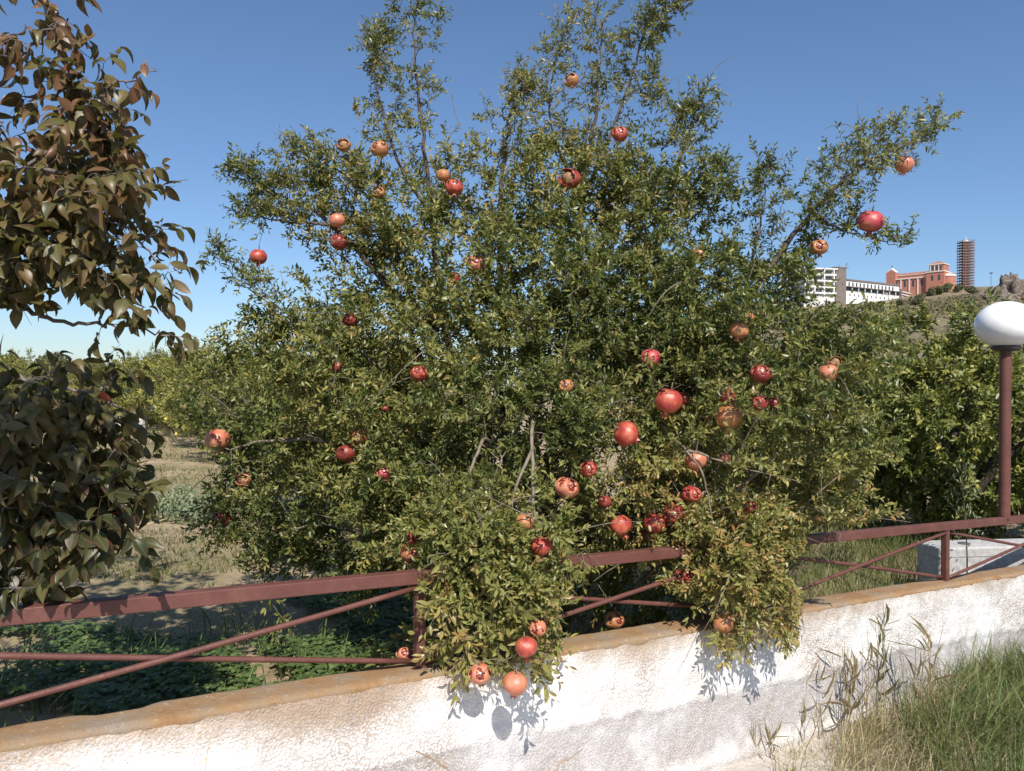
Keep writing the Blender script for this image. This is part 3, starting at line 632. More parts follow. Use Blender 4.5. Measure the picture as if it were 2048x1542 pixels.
    for pts, n in ((l, L[i][4]) for i, l in enumerate(lp) if L[i][4]):
        i = [k for k, l in enumerate(lp) if l is pts][0]; fa, fb, fc = L[i][3]; sk = L[i][5]; t = sk+(1-sk)*r.random(n)**.85; t[0] = 1.; k = np.minimum((t*(len(pts)-1)).astype(int), len(pts)-2)
        tt = (t-sk)/(1-sk); R = np.where(tt < .4, fa+(fb-fa)*tt/.4, fb+(fc-fb)*(tt-.4)/.6)*.85
        tg = nrm(pts[k+1]-pts[k]); off = r.normal(0, 1, (n, 3)); off -= (off*tg).sum(1, keepdims=True)*tg; off = nrm(off)*(R*r.random(n)**.6)[:, None]
        fr_paths.append(pts[k]+off+tg*(R*.5)[:, None]+np.array((0, 0, .03)))
    arms = T.grow(np.concatenate(fr_paths), up=-.05)
    # hanging tips: leafy sprays that hang below the coping and before the wall
    hang = []
    for x, y, d, l in ((1590, 1255, 4.15, .12), (1575, 1225, 4.15, .12), (1465, 1290, 3.82, .10), (1440, 1270, 3.80, .10), (1490, 1255, 3.85, .1), (1500, 1235, 4.05, .1), (1580, 1200, 4.15, .15), (925, 1320, 3.1, .12), (1000, 1320, 3.06, .12), (1080, 1330, 3.1, .12), (1110, 1290, 3.25, .12), (890, 1285, 3.2, .1), (800, 1270, 3.5, .12), (745, 1315, 3.55, .1), (560, 1230, 4.2, .2), (530, 1190, 4.2, .15), (1130, 1130, 3.6, .1), (1170, 1100, 3.6, .12)):
        hang.append(P(x, y, d))
    for k_ in range(34):
        x = r.uniform(865, 1115) if k_ < 20 else r.uniform(1385, 1595); y = (r.uniform(1120, 1330) if k_ < 20 else r.uniform(1130, 1285)); hang.append(P(x, y, r.uniform(3.1, 3.25) if k_ < 20 else r.uniform(3.8, 4.0)))
    hp = T.grow(np.array(hang), up=-.1)
    wl = []
    for x, y, d in ((790, 95, 4.6), (735, 130, 4.6), (868, 60, 4.6), (880, 185, 4.6), (715, 215, 4.6), (1098, 90, 4.7), (1160, 30, 4.65), (1245, 15, 4.6), (1330, 5, 4.55), (1285, 160, 4.6), (1010, 170, 4.7), (965, 235, 4.7), (1060, 150, 4.7), (1310, 250, 4.6), (1345, 205, 4.6), (1385, 215, 4.6), (1420, 260, 4.55), (1490, 300, 4.5), (1540, 330, 4.5), (1600, 370, 4.4), (1890, 245, 4.3), (1760, 250, 4.3), (1830, 430, 4.3), (620, 275, 4.5), (545, 300, 4.5), (470, 350, 4.4), (490, 420, 4.4), (430, 520, 4.25), (520, 560, 4.3), (660, 250, 4.55), (1440, 200, 4.55), (930, 300, 4.65), (1230, 90, 4.65), (560, 360, 4.45), (1180, 110, 4.65), (850, 20, 4.6), (800, 10, 4.6)):
        wl.append(P(x, y, d)+r.normal(0, .02, 3))
    wp_ = T.grow(np.array(wl), up=-.05, rmax=.004)
    w0 = np.concatenate([p[1:-1] for p in wp_]+[p[-1:] for p in wp_]); wd_ = np.concatenate([nrm(p[2:]-p[1:-1]) for p in wp_]+[nrm(p[-1:]-p[-2:-1]) for p in wp_]); wln = r.uniform(.03, .08, len(w0))
    T.leaf_up(lv, (w0, wd_, wln), 150, (.024, .042), .34, tint=(.1, 1.))
    ft = np.array([p+np.array((0, 0, rr*1.0)) for p, rr in FPOS]); T.grow(ft, up=.05, rmax=.003)
    c0 = P(1080, 850, 4.75)
    sh = T.shoots(body, 5.2, (.06, .18), c0, 0.05, .25, False); T.leaf_up(lv, sh, 115, (.026, .051), .38, tint=(.0, .96))
    sh = T.shoots(arms, 2.1, (.05, .13), None, 0., .30, True); T.leaf_up(lv, sh, 105, (.022, .044), .36, tint=(.02, .97))
    sh = T.shoots(hp, 6, (.06, .16), None, .9, .3, True); T.leaf_up(lv, sh, 80, (.038, .062), .36, tint=(.25, .98))
    # bare twigs sticking out of the crown
    for a, bb, c in ((P(1330, 215, 4.6), P(1322, 160, 4.6), P(1338, 112, 4.6)), (P(1370, 200, 4.6), P(1405, 150, 4.58), P(1468, 108, 4.55)), (P(1358, 210, 4.6), P(1357, 180, 4.6), P(1358, 155, 4.6)),
                     (P(1740, 262, 4.3), P(1702, 230, 4.3), P(1722, 190, 4.3)), (P(1700, 250, 4.3), P(1665, 240, 4.3), P(1635, 270, 4.3)), (P(1100, 130, 4.7), P(1135, 60, 4.7), P(1150, -5, 4.7)),
                     (P(905, 190, 4.6), P(908, 230, 4.6), P(922, 258, 4.6)), (P(740, 90, 4.6), P(752, 60, 4.6), P(765, 25, 4.6)), (P(575, 590, 4.4), P(565, 560, 4.4), P(560, 538, 4.4))):
        u = np.linspace(0, 1, 7)[:, None]; T.twigs.tube((1-u)**2*a+2*u*(1-u)*bb+u*u*c, np.linspace(.0028, .0010, 7), 4, False)
    # thin pale twigs crossing the sunny side of the crown
    S_ = np.concatenate(body)[::5]; fx, fy, fd_ = proj(S_); cand = S_[(fd_ < 4.35) & (fx > 430) & (fx < 1700) & (fy > 560) & (fy < 1180)]
    for p in cand[r.choice(len(cand), 110, replace=False)]:
        dr = nrm(np.array((r.normal(0, .8), -.35, r.normal(-.1, .7)))); l = r.uniform(.18, .5); e = p+dr*l; mid = p+dr*l*.5+r.normal(0, .05*l, 3)+np.array((0, -.05, .06)); u = np.linspace(0, 1, 7)[:, None]
        T.twigs.tube((1-u)**2*p+2*u*(1-u)*mid+u*u*e, np.linspace(.0032, .0012, 7), 5, False)
    A = lv.arr()
    # leaves do not grow through fruit, railing or wall, and the fruit keeps a gap in front of it
    keep = np.ones(len(A), bool); mid = A[:, :3]+.5*A[:, 9:10]*A[:, 3:6]; eye = np.array((0, 0, EYE))
    for (p, rr), f in zip(FPOS, FRUIT):
        v = mid-p; D = np.linalg.norm(v, axis=1); keep &= D > rr*1.08
        ax = nrm(eye-p); t = (v*ax).sum(1); off = np.linalg.norm(v-t[:, None]*ax, axis=1)
        hidden = f[5] == GH[0]; px_ = f[2]
        keep &= ~((t > 0) & (t < 1.2) & (off < rr*(.6 if hidden else .95)) & (r.random(len(A)) < (.7 if hidden else (.80 if px_ < 40 else .9))))
    s_, n_ = wall_sn(mid); top = B1[2]+SLOPE*s_
    keep &= ~((n_ > HB-.015) & (n_ < HT+.015) & (mid[:, 2] < top+.012))
    keep &= mid[:, 2] > gz+.02
    # thin the wall-side curtain so that the rail and the wall show
    px, py, d = proj(mid); frontw = n_ > -.10
    dark = (py > 1205) & (px > 1120) & (px < 1420) & (n_ > -.2); keep &= ~(dark & (r.random(len(A)) < .85))
    gap = (px > 1140) & (px < 1345) & (py > 1075) & (py < 1135) & (n_ > -.06); keep &= ~(gap & (r.random(len(A)) < .8))
    keep &= ~((px > 1530+110*vn(np.stack([0*py, py*.022, d], -1), 6)) & (py > 1050)) & ~((px < 835) & (py > 1120) & (n_ > -.6) & (r.random(len(A)) < .9) & ~((py > 1240) & (px > 700)))
    keep &= ~((px > 1632) & (px < 1810) & (py > 505) & (py < 604) & (r.random(len(A)) < .88))
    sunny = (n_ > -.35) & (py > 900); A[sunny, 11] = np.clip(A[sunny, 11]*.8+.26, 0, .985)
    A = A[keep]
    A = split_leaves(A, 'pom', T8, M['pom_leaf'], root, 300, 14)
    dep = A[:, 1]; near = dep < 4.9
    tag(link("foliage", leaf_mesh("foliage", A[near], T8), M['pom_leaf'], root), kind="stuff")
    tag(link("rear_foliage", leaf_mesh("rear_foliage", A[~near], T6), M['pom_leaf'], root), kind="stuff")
    for i, (p, rad) in enumerate(T.limbs):
        m = MB(); m.tube(p, rad, 8); m.build("trunk" if i == 1 else "branch", M['bark_shaded' if i < 16 else 'bark_grey'], root, True)  # upright limbs take the bark with shade in its colour
    tag(T.twigs.build("twigs", M['bark_grey'], root), kind="stuff")
    print("pomegranate leaves", len(A), "twig verts", T.twigs.n)
pomegranate_tree()

# ------------------------------------------------------------------ the fruit
def fruit_shapes():
    k, n = 28, 18; out = {}
    def sph(r=1., lump=.02):
        th = np.linspace(0, math.pi, n+1)[1:-1]; ph = np.arange(k)*2*math.pi/k; TH, PH = np.meshgrid(th, ph, indexing='ij')
        R = r*(1+lump*np.cos(6*PH)*np.sin(TH)**2); z = -np.cos(TH)*.93; z = np.where(z > .8, .8+(z-.8)*.5, z)
        V = np.stack([R*np.sin(TH)*np.cos(PH), R*np.sin(TH)*np.sin(PH), R*z], -1); V = V*(1+.13*(vn(V*1.3+4, 7)[..., None]-.5)+.03*(vn(V*4, 8)[..., None]-.5)); return V, TH, PH
    def grid_mesh(name, V, keepf=None, thick=0):
        a, b = V.shape[:2]; vv = V.reshape(-1, 3); Fq = []
        for i in range(a-1):
            for j in range(b):
                if keepf is None or keepf(i, j): Fq.append((i*b+j, i*b+(j+1) % b, (i+1)*b+(j+1) % b, (i+1)*b+j))
        cap = [tuple(range(b))[::-1], tuple((a-1)*b+j for j in range(b))]
        me = bpy.data.meshes.new(name); me.from_pydata(vv.tolist(), [], Fq+cap)
        for p in me.polygons: p.use_smooth = True
        return me
    V, TH, PH = sph(); out['whole'] = grid_mesh("skin", V)
    for nm, cuts in (('split', ((4.6, .55, 1.25, 2.9), (3.6, .25, .9, 2.7), (5.7, .16, 1.2, 2.6))), ('husk', ((4.4, 1.25, .7, 3.0), (1.5, .5, 1.0, 2.6), (2.9, .25, .8, 2.4)))):
        V, TH, PH = sph(); hole = np.zeros_like(TH, bool); rr = np.random.default_rng(5)
        for c, wd, t0, t1 in cuts:
            dp = np.abs((PH-c+math.pi) % (2*math.pi)-math.pi); f = np.clip((TH-t0)/(t1-t0), 0, 1); hw = wd*np.sin(f*math.pi)**.6*(1+.5*(vn(np.stack([TH*6, PH*2, 0*TH], -1), 2)-.5))
            hole |= (dp < hw) & (TH > t0) & (TH < t1)
            lip = np.exp(-((dp-hw)/.16)**2)*((TH > t0-.1) & (TH < t1+.1)); V = V*(1+.07*lip[..., None])
        out[nm] = grid_mesh("skin", V, lambda i, j: not (hole[i, j] and hole[i+1, (j+1) % k]))
    V, TH, PH = sph(.91, .0); V = V*(1+.05*(vn(V*6, 3)[..., None]-.5)); out['flesh'] = grid_mesh("flesh", V)
    m = MB(); z0 = -.90
    m.lathe([(.22, z0+.04), (.20, z0-.08), (.21, z0-.18)], (0, 0, 0), 12)
    for j in range(6):
        a = j*math.pi/3; c, s = math.cos(a), math.sin(a); t = np.array((-s, c, 0)); o = np.array((c, s, 0))
        m.add([o*.20-t*.11+(0, 0, z0-.15), o*.20+t*.11+(0, 0, z0-.15), o*.34+(0, 0, z0-.40), o*.16-t*.10+(0, 0, z0-.15), o*.16+t*.10+(0, 0, z0-.15), o*.30+(0, 0, z0-.41)], [(0, 1, 2), (3, 5, 4), (0, 2, 5, 3), (1, 4, 5, 2)])
    out['calyx'] = m.mesh("calyx", False)
    m = MB(); m.tube(np.array([(0, 0, .78), (.02, 0, 1.0), (.0, .0, 1.35)]), (.09, .06, .045), 6); out['stalk'] = m.mesh("stalk", True)
    return out
FS = fruit_shapes(); _fm = {}
def fmesh(kind, mat):
    if (kind, mat) not in _fm:
        me = FS[kind].copy(); me.materials.clear(); me.materials.append(M[mat]); _fm[(kind, mat)] = me
    return _fm[(kind, mat)]
def build_fruits():
    rr = random.Random(9)
    for (p, r), f in zip(FPOS, FRUIT):
        x, y, px, kind, skin, label = f[:6]
        root = tag(empty("pomegranate", tuple(p)), label, "pomegranate", f[6] if len(f) > 6 else None)
        root.scale = (r, r*rr.uniform(.95, 1.05), r*rr.uniform(.92, 1.02))
        tilt = rr.uniform(.05, .45); az = rr.uniform(0, 6.28); rot = (math.cos(az)*tilt, math.sin(az)*tilt, rr.uniform(-.55, .6) if kind != 'whole' else rr.uniform(0, 6.28))
        if x == 1252: rot = (.4, -1.0, 0)
        if x == 517: rot = (.05, .03, 1.)
        if x == 1302: rot = (.2, .3, -.9)
        root.rotation_euler = rot
        def part(nm, me): o = bpy.data.objects.new(nm, me); COL.objects.link(o); o.parent = root; return o
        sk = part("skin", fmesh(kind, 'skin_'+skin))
        if kind != 'whole':
            sd = sk.modifiers.new("rind", 'SOLIDIFY'); sd.thickness = .07; sd.offset = -1; fo = part("flesh", fmesh('flesh', 'flesh' if kind == 'split' else 'husk')); fo.scale = (.97,)*3 if kind == 'split' else (.72,)*3
        part("calyx", fmesh('calyx', 'skin_'+skin if kind == 'whole' else 'husk')); part("stalk", fmesh('stalk', 'bark_grey'))
build_fruits()

# ------------------------------------------------------------------ persimmon at the left
def persimmon():
    T = Tree(23); r = T.r; bx, by = -3.25, 3.25; gz = float(z_orch(bx, by))
    base = np.array((bx, by, gz)); root = tag(empty("persimmon_tree", tuple(base)), "persimmon tree with large drooping bronze and dark green leaves", "tree")
    t0 = base+(0, 0, -.1); k1 = np.array((bx+.1, by-.02, gz+.9)); k2 = np.array((bx+.25, by-.05, gz+1.9))
    main = [[t0, k1, k2, P(-330, 150, 3.05), P(-200, -150, 3.0)],
            [k1, P(-250, 560, 3.1), P(-60, 400, 3.0), P(120, 290, 2.95), P(215, 180, 2.9), P(300, 145, 2.85)], [k2, P(-250, 420, 3.0), P(-30, 350, 2.9), P(150, 350, 2.85), P(270, 470, 2.8), P(330, 560, 2.8)],
            [k2, P(-200, 250, 3.0), P(0, 170, 2.9), P(80, 80, 2.9), P(130, 40, 2.9)], [k1, P(-230, 700, 3.0), P(0, 610, 2.9), P(110, 640, 2.85), P(230, 650, 2.8), P(340, 675, 2.8)],
            [k1, P(-200, 780, 2.9), P(0, 760, 2.75), P(120, 770, 2.7), P(265, 830, 2.7)], [k1, P(-200, 900, 2.85), P(20, 900, 2.65), P(150, 960, 2.6), P(270, 1020, 2.6)],
            [k1, P(-180, 980, 2.8), P(0, 1000, 2.6), P(70, 1100, 2.55), P(95, 1180, 2.5)], [k1, P(-150, 850, 2.8), P(60, 990, 2.6), P(180, 1060, 2.55), P(265, 1090, 2.55)], [k2, P(-260, 40, 2.9), P(-60, -20, 2.85), P(40, -60, 2.8)]]
    main.append([k2, np.array((-2.7, 2.2, 3.1)), np.array((-2.1, 1.4, 3.25)), np.array((-1.4, 1.0, 3.15))])  # limb above the view, added to carry the shading leaves
    for i, m in enumerate(main): T.limb(m, .06 if i == 0 else .018, .015 if i == 0 else .0022, .012)
    t = []
    for (x, y, d), rad, n in (((60, 215, 2.95), (.38, .4, .32), 62), ((90, 400, 2.9), (.42, .4, .28), 68), ((170, 500, 2.85), (.29, .3, .20), 46), ((250, 560, 2.8), (.14, .2, .10), 12), ((40, 540, 2.85), (.22, .3, .16), 26),
                              ((60, 800, 2.7), (.34, .35, .22), 54), ((100, 930, 2.6), (.30, .35, .26), 72), ((185, 1040, 2.55), (.18, .2, .12), 32), ((60, 1120, 2.5), (.14, .2, .12), 16), ((20, 1030, 2.55), (.16, .25, .2), 20),
                              ((-260, 300, 3.1), (.45, .5, .75), 60), ((-260, 900, 2.9), (.35, .4, .5), 40), ((-350, -250, 3.0), (.9, .6, .6), 70), ((20, -160, 2.9), (.36, .4, .25), 22), ((200, 250, 2.9), (.17, .2, .16), 22), ((235, 410, 2.8), (.14, .2, .18), 20), ((190, 830, 2.68), (.14, .2, .07), 10), ((210, 980, 2.58), (.12, .15, .1), 10)):
        t.append(blob(r, P(x, y, d), rad, n, .2, .5, .3, 3))
    t += [np.array([P(290, 120, 2.85), P(305, 150, 2.85), P(270, 190, 2.88), P(255, 175, 2.88), P(345, 670, 2.8), P(330, 690, 2.8), P(250, 650, 2.8), P(200, 660, 2.8), P(280, 640, 2.8), P(335, 545, 2.8), P(325, 580, 2.8), P(300, 570, 2.8), P(315, 460, 2.8), P(90, 45, 2.9), P(140, 45, 2.9), P(60, 60, 2.9), P(270, 830, 2.7), P(230, 835, 2.7), P(275, 1000, 2.6), P(280, 1095, 2.55), P(250, 1075, 2.55), P(120, 1140, 2.5), P(90, 1170, 2.5), P(40, 1150, 2.5)])]
    t.append(blob(r, (-1.5, 1.08, 3.15), (.62, .40, .26), 190, .1, .5, .3, 3))  # unseen leaf clump overhead, placed to shade the lower crown
    tg = np.concatenate(t); px, py, d = proj(tg); tg = tg[~((px > 15) & (px < 200) & (py > 615) & (py < 705)) & ~((px > 300) & (py > 150) & (py < 400))]
    paths = T.grow(tg, up=.1, rmax=.006); sh = T.shoots(paths, 1.1, (.05, .14), None, .15, .1, True, .4)
    lv = Leaves(); T.leaf_up(lv, sh, 50, (.046, .098), .54, False, .3, .85, .8, jit=.6)
    A = lv.arr(); px, py, d = proj(A[:, :3]); A = A[~((px > 10) & (px < 130) & (py > 615) & (py < 690) & (r.random(len(A)) < .55))]
    # browner leaves towards the top, low ones also tinted darker for the shade there
    hgt = np.clip((A[:, 2]-1.2)/2.0, 0, 1); A[:, 11] = np.clip(A[:, 11]*.42+.03+.62*hgt**.7*r.uniform(.55, 1.2, len(A)), 0, .96); A[r.random(len(A)) < .003, 11] = 1.
    A = split_leaves(A, 'kaki', TO, M['kaki_leaf'], root, 300, 16)
    tag(link("foliage", leaf_mesh("foliage", A, TO), M['kaki_leaf'], root), kind="stuff")
    for i, (p, rad) in enumerate(T.limbs):
        m = MB(); m.tube(p, rad, 8); m.build("trunk" if i == 0 else "branch", M['bark_kaki'], root, True)
    tag(T.twigs.build("twigs", M['bark_kaki'], root), kind="stuff"); print("kaki leaves", len(A))
persimmon()

# ------------------------------------------------------------------ lemon trees
def citrus(name, seed, loc, R, H, skirt, nt, leaf, mat, T_, per=4.0, per_m=60, inner=.7, tops=0):
    T = Tree(seed); r = T.r; root = empty(name, tuple(loc)); loc = np.asarray(loc, float)
    c = loc+np.array((0, 0, skirt+(H-skirt)/2)); T.limb([loc+(0, 0, -.06), loc+(0, .03, .3), loc+(.02, 0, .7), c], .06*R, .03*R)
    for i in range(6):
        a = i*1.05+r.random(); o = np.array((math.cos(a), math.sin(a), 0)); T.limb([loc+(0, 0, .35), loc+o*R*.35+(0, 0, H*.42), loc+o*R*.6+(0, 0, H*.6), loc+o*R*.75+(0, 0, H*.72)], .035*R, .008*R)
    tg = blob(r, c, (R, R, (H-skirt)/2), nt, inner, .35, .34, seed, loc[2]+.12)
    if tops: tg = np.concatenate([tg, c+np.stack([r.normal(0, .45*R, tops), r.normal(0, .4*R, tops), (H-skirt)/2*r.uniform(.9, 1.22, tops)], -1)])
    paths = T.grow(tg, up=.1, rmax=.008, sides=4); sh = T.shoots(paths, per, (.08, .22), c, 0., .35, False); lv = Leaves(); T.leaf_up(lv, sh, per_m, leaf, .42, False, .6, .1, .8)
    A = lv.arr(); A = A[A[:, 2] > loc[2]+.05]
    return root, T, A
def finish(root, T, A, T_, mat):
    tag(link("crown", leaf_mesh("crown", A, T_), mat, root), kind="stuff")
    m = MB(); m.tube(T.limbs[0][0], T.limbs[0][1], 8); m.build("trunk", M['bark_dark'], root, True)
    for p, rad in T.limbs[1:]: m = MB(); m.tube(p, rad, 6); m.build("branch", M['bark_dark'], root, True)
def lemon_fruit(p, mat, label, group, r=.032):
    m = MB(); prof = [(max(.002, r*math.cos(t)*(1 if abs(t) < 1.2 else .9)), r*1.25*math.sin(t)) for t in np.linspace(-1.5, 1.5, 11)]; m.lathe(prof, (0, 0, 0), 12)
    o = m.build("lemon", mat, None, True); o.location = tuple(p); o.rotation_euler = (random.uniform(.2, 1.4), random.uniform(0, 1), random.uniform(0, 6)); tag(o, label, "lemon", group)

rt, T, A = citrus("lemon_tree", 31, (5.15, 9.0, float(z_orch(5.15, 9.0))), 1.5, 2.45, .22, 560, (.065, .105), None, T8, 4.4, 60, .62, 34)
tag(rt, "tall leafy lemon tree behind the globe lamp pole", "tree")
A = split_leaves(A, 'lemon', T8, M['lemon_leaf'], rt, 300, 14); finish(rt, T, A, T8, M['lemon_leaf'])
rt, T, A = citrus("lemon_tree", 37, (6.5, 9.6, float(z_orch(6.5, 9.6))), 1.6, 2.7, .25, 330, (.065, .105), None, T8, 4, 58, .65, 20)
tag(rt, "lemon tree standing beyond the concrete block at the edge of the orchard", "tree"); finish(rt, T, A, T6, M['lemon_leaf'])
rt, T, A = citrus("lemon_tree", 41, (-1.45, 8.6, float(z_orch(-1.45, 8.6))), 1.45, 2.0, .1, 420, (.06, .09), None, T8, 4, 58, .68)
tag(rt, "low lemon tree with green lemons just behind the pomegranate tree", "tree"); finish(rt, T, A, T6, M['lemon_leaf'])
rt, T, A = citrus("lemon_tree", 43, (3.95, 9.9, float(z_orch(3.95, 9.9))), 1.35, 1.75, .15, 380, (.065, .10), None, T8, 4, 58, .65, 8)
tag(rt, "low rounded lemon tree between the pomegranate and the tall lemon tree", "tree"); finish(rt, T, A, T6, M['lemon_leaf'])
for x, y in ((638, 972), (690, 1012), (706, 1072), (605, 1020), (664, 1065), (750, 1075)):
    lemon_fruit(P(x, y, 7.35), M['green_lemon'], "green lemon low on the lemon tree behind the pomegranate", "green lemons behind the pomegranate tree", .03)

# far orchard trees share three crowns
protos = []
for i in range(3):
    rt, T, A = citrus("orchard_tree", 50+i, (0, 0, 0), 1.6, 2.35, .12, 300, (.075, .125), None, T6, 3.2, 44, .75, 10); finish(rt, T, A, T6 if i == 0 else T4, M['orchard_leaf']); protos.append(rt)
used = [False]*3
def put(pi, x, y, sc, label, group=None, z=None):
    if not used[pi]: o = protos[pi]; used[pi] = True
    else: o = copy_tree(protos[pi])
    o.location = (x, y, float(z_orch(x, y)) if z is None else z); o.rotation_euler = (0, 0, random.uniform(0, 6.28)); o.scale = (sc*random.uniform(.95, 1.1), sc*random.uniform(.95, 1.1), sc); tag(o, label, "tree", group); return o
row = [(-4.7, 14.6), (-6.3, 17.3), (-8.1, 20.0), (-9.9, 22.8), (-11.8, 25.6), (-13.8, 28.4)]
for i, (x, y) in enumerate(row): put(i % 3, x, y, .93 if i else .9, "%s citrus tree of the row beside the track, counted from the pomegranate tree" % ('first', 'second', 'third', 'fourth', 'fifth', 'sixth')[i], "citrus trees along the track")
g = 0
for j in range(7):
    for i in range(12):
        x = -24+i*3.3+.9*(j % 2)-j*2.2; y = 25+j*4.2+random.uniform(-.6, .6)
        px, py, d = proj(np.array((x, y, 1.5)))
        if (-60 < px < 640) and not (x > -17-j*2.2-.5 and x < -11-j*2.2 and y < 32 and px > 150 and px < 260): put(g % 3, x, y, random.uniform(.86, 1.05), "distant citrus tree standing in the orchard beyond the track", "citrus trees beyond the track"); g += 1
for x, y, s_ in ((-17.5, 19.5, 1.), (-15.2, 16.5, .95), (-12.6, 14.0, .95), (-10.6, 11.6, .9)):
    put(g % 3, x, y, s_, "citrus tree seen through the persimmon branches across the track", "citrus trees seen through the persimmon"); g += 1
for x, y, s_ in ((3.6, 13.4, .9), (6.2, 14.5, 1.0), (5.0, 17.5, .95), (8.7, 15.5, 1.0), (8.0, 19.5, 1.0), (11.2, 18.2, 1.0), (11.4, 22.5, 1.), (14.4, 21.5, 1.), (14.6, 26.5, 1.05), (18, 26, 1.05), (18, 32, 1.), (22.3, 31., 1.), (6.6, 23.5, 1.), (9.7, 27.5, 1.), (12.8, 32, 1.)):
    put(g % 3, x, y, s_, "citrus tree in the rows between the lemon trees and the hill", "citrus trees below the hill"); g += 1
for x, y in ((430, 823), (352, 868), (300, 850), (332, 838), (372, 812), (322, 905), (282, 872)):
    lemon_fruit(P(x, y, 13.3 if x > 320 else 16.), M['lemon_skin'], "yellow lemon in the tree row beside the track", "lemons in the tree row by the track", .029)
for x, y in ((725, 1133), (243, 936), (226, 938), (296, 946), (262, 925)):
    d = (EYE-.13)*F/(y-771); p = P(x, y, d); p[2] = float(z_orch(p[0], p[1]))+.03
    lemon_fruit(p, M['lemon_skin'], "fallen yellow lemon lying before the lemon tree" if x == 725 else "fallen yellow lemon lying on the dirt track", None if x == 725 else "lemons fallen on the track", .036)

# far wood: single trees in a belt
def bush(name, seed, R, H, n, leaf, mat, trunk=True):
    r = np.random.default_rng(seed); cs = [(r.normal(0, .35)*R, r.normal(0, .35)*R, H*r.uniform(.35, .8), r.uniform(.35, .6)*R) for _ in range(9)]; pos = []; nn = []
    for k in range(n):
        x, y, z, s_ = cs[r.integers(9)]; u = nrm(r.normal(0, 1, 3)); p = np.array((x, y, z))+u*s_*(.75+.3*r.random())*np.array((1, 1, H/R*.5)); pos.append(p); nn.append(u)
    pos = np.array(pos); nn = np.array(nn); k = pos[:, 2] > .05; pos, nn = pos[k], nn[k]; d = nrm(r.normal(0, 1, pos.shape)+np.array((0, 0, .6))); L = r.uniform(*leaf, len(pos)); cl = vn(pos/R*3, seed)
    lv = Leaves(); lv.add(pos, d, nn+SUNV*.6+r.normal(0, .4, pos.shape), L, L*.6, np.clip(cl*.7+.3*r.random(len(pos)), 0, 1), r.uniform(.3, 2, len(pos)))
    root = empty(name); tag(link("crown", leaf_mesh("crown", lv.arr(), T4), mat, root), kind="stuff")
    if trunk: m = MB(); m.tube([(0, 0, -.3), (0, 0, H*.3), (R*.08, 0, H*.6)], (.08*R, .06*R, .03*R), 6); m.build("trunk", M['bark_dark'], root, True)
    return root
wp = [bush("wood_tree", 70+i, 2.4, 5.2, 2600, (.28, .5), M['wood_leaf' if i < 2 else 'wood_leaf_y']) for i in range(3)]; wu = [False]*3
for i in range(46):
    x = -74+i*1.55+random.uniform(-.6, .6); y = 84+random.uniform(-8, 10); k = 2 if (i in (27, 35, 36, 37, 38, 39, 41)) else i % 2
    o = copy_tree(wp[k]) if wu[k] else wp[k]; wu[k] = True; sc = random.uniform(.66, .92)*(1.18 if k == 2 else 1.)
    o.location = (x, y, float(z_orch(x, y))-.2); o.rotation_euler = (0, 0, random.uniform(0, 6)); o.scale = (sc*1.1, sc*1.1, sc)
    tag(o, "yellowing tree in the far wood behind the orchard" if k == 2 else "grey green tree in the far wood behind the orchard", "tree", "yellowing trees of the far wood" if k == 2 else "grey green trees of the far wood")

# low far wall at the end of the track
m = MB(); c = P(186, 880, 21.6); c[2] = z_orch(c[0], c[1])+.12; m.box(c, (1.35, .15, .24), [[.97, .25, 0], [-.25, .97, 0], [0, 0, 1]])
o = m.build("low_wall", M['concrete']); bv = o.modifiers.new("bevel", 'BEVEL'); bv.width = .03; tag(o, "low grey concrete wall across the end of the track", "wall")

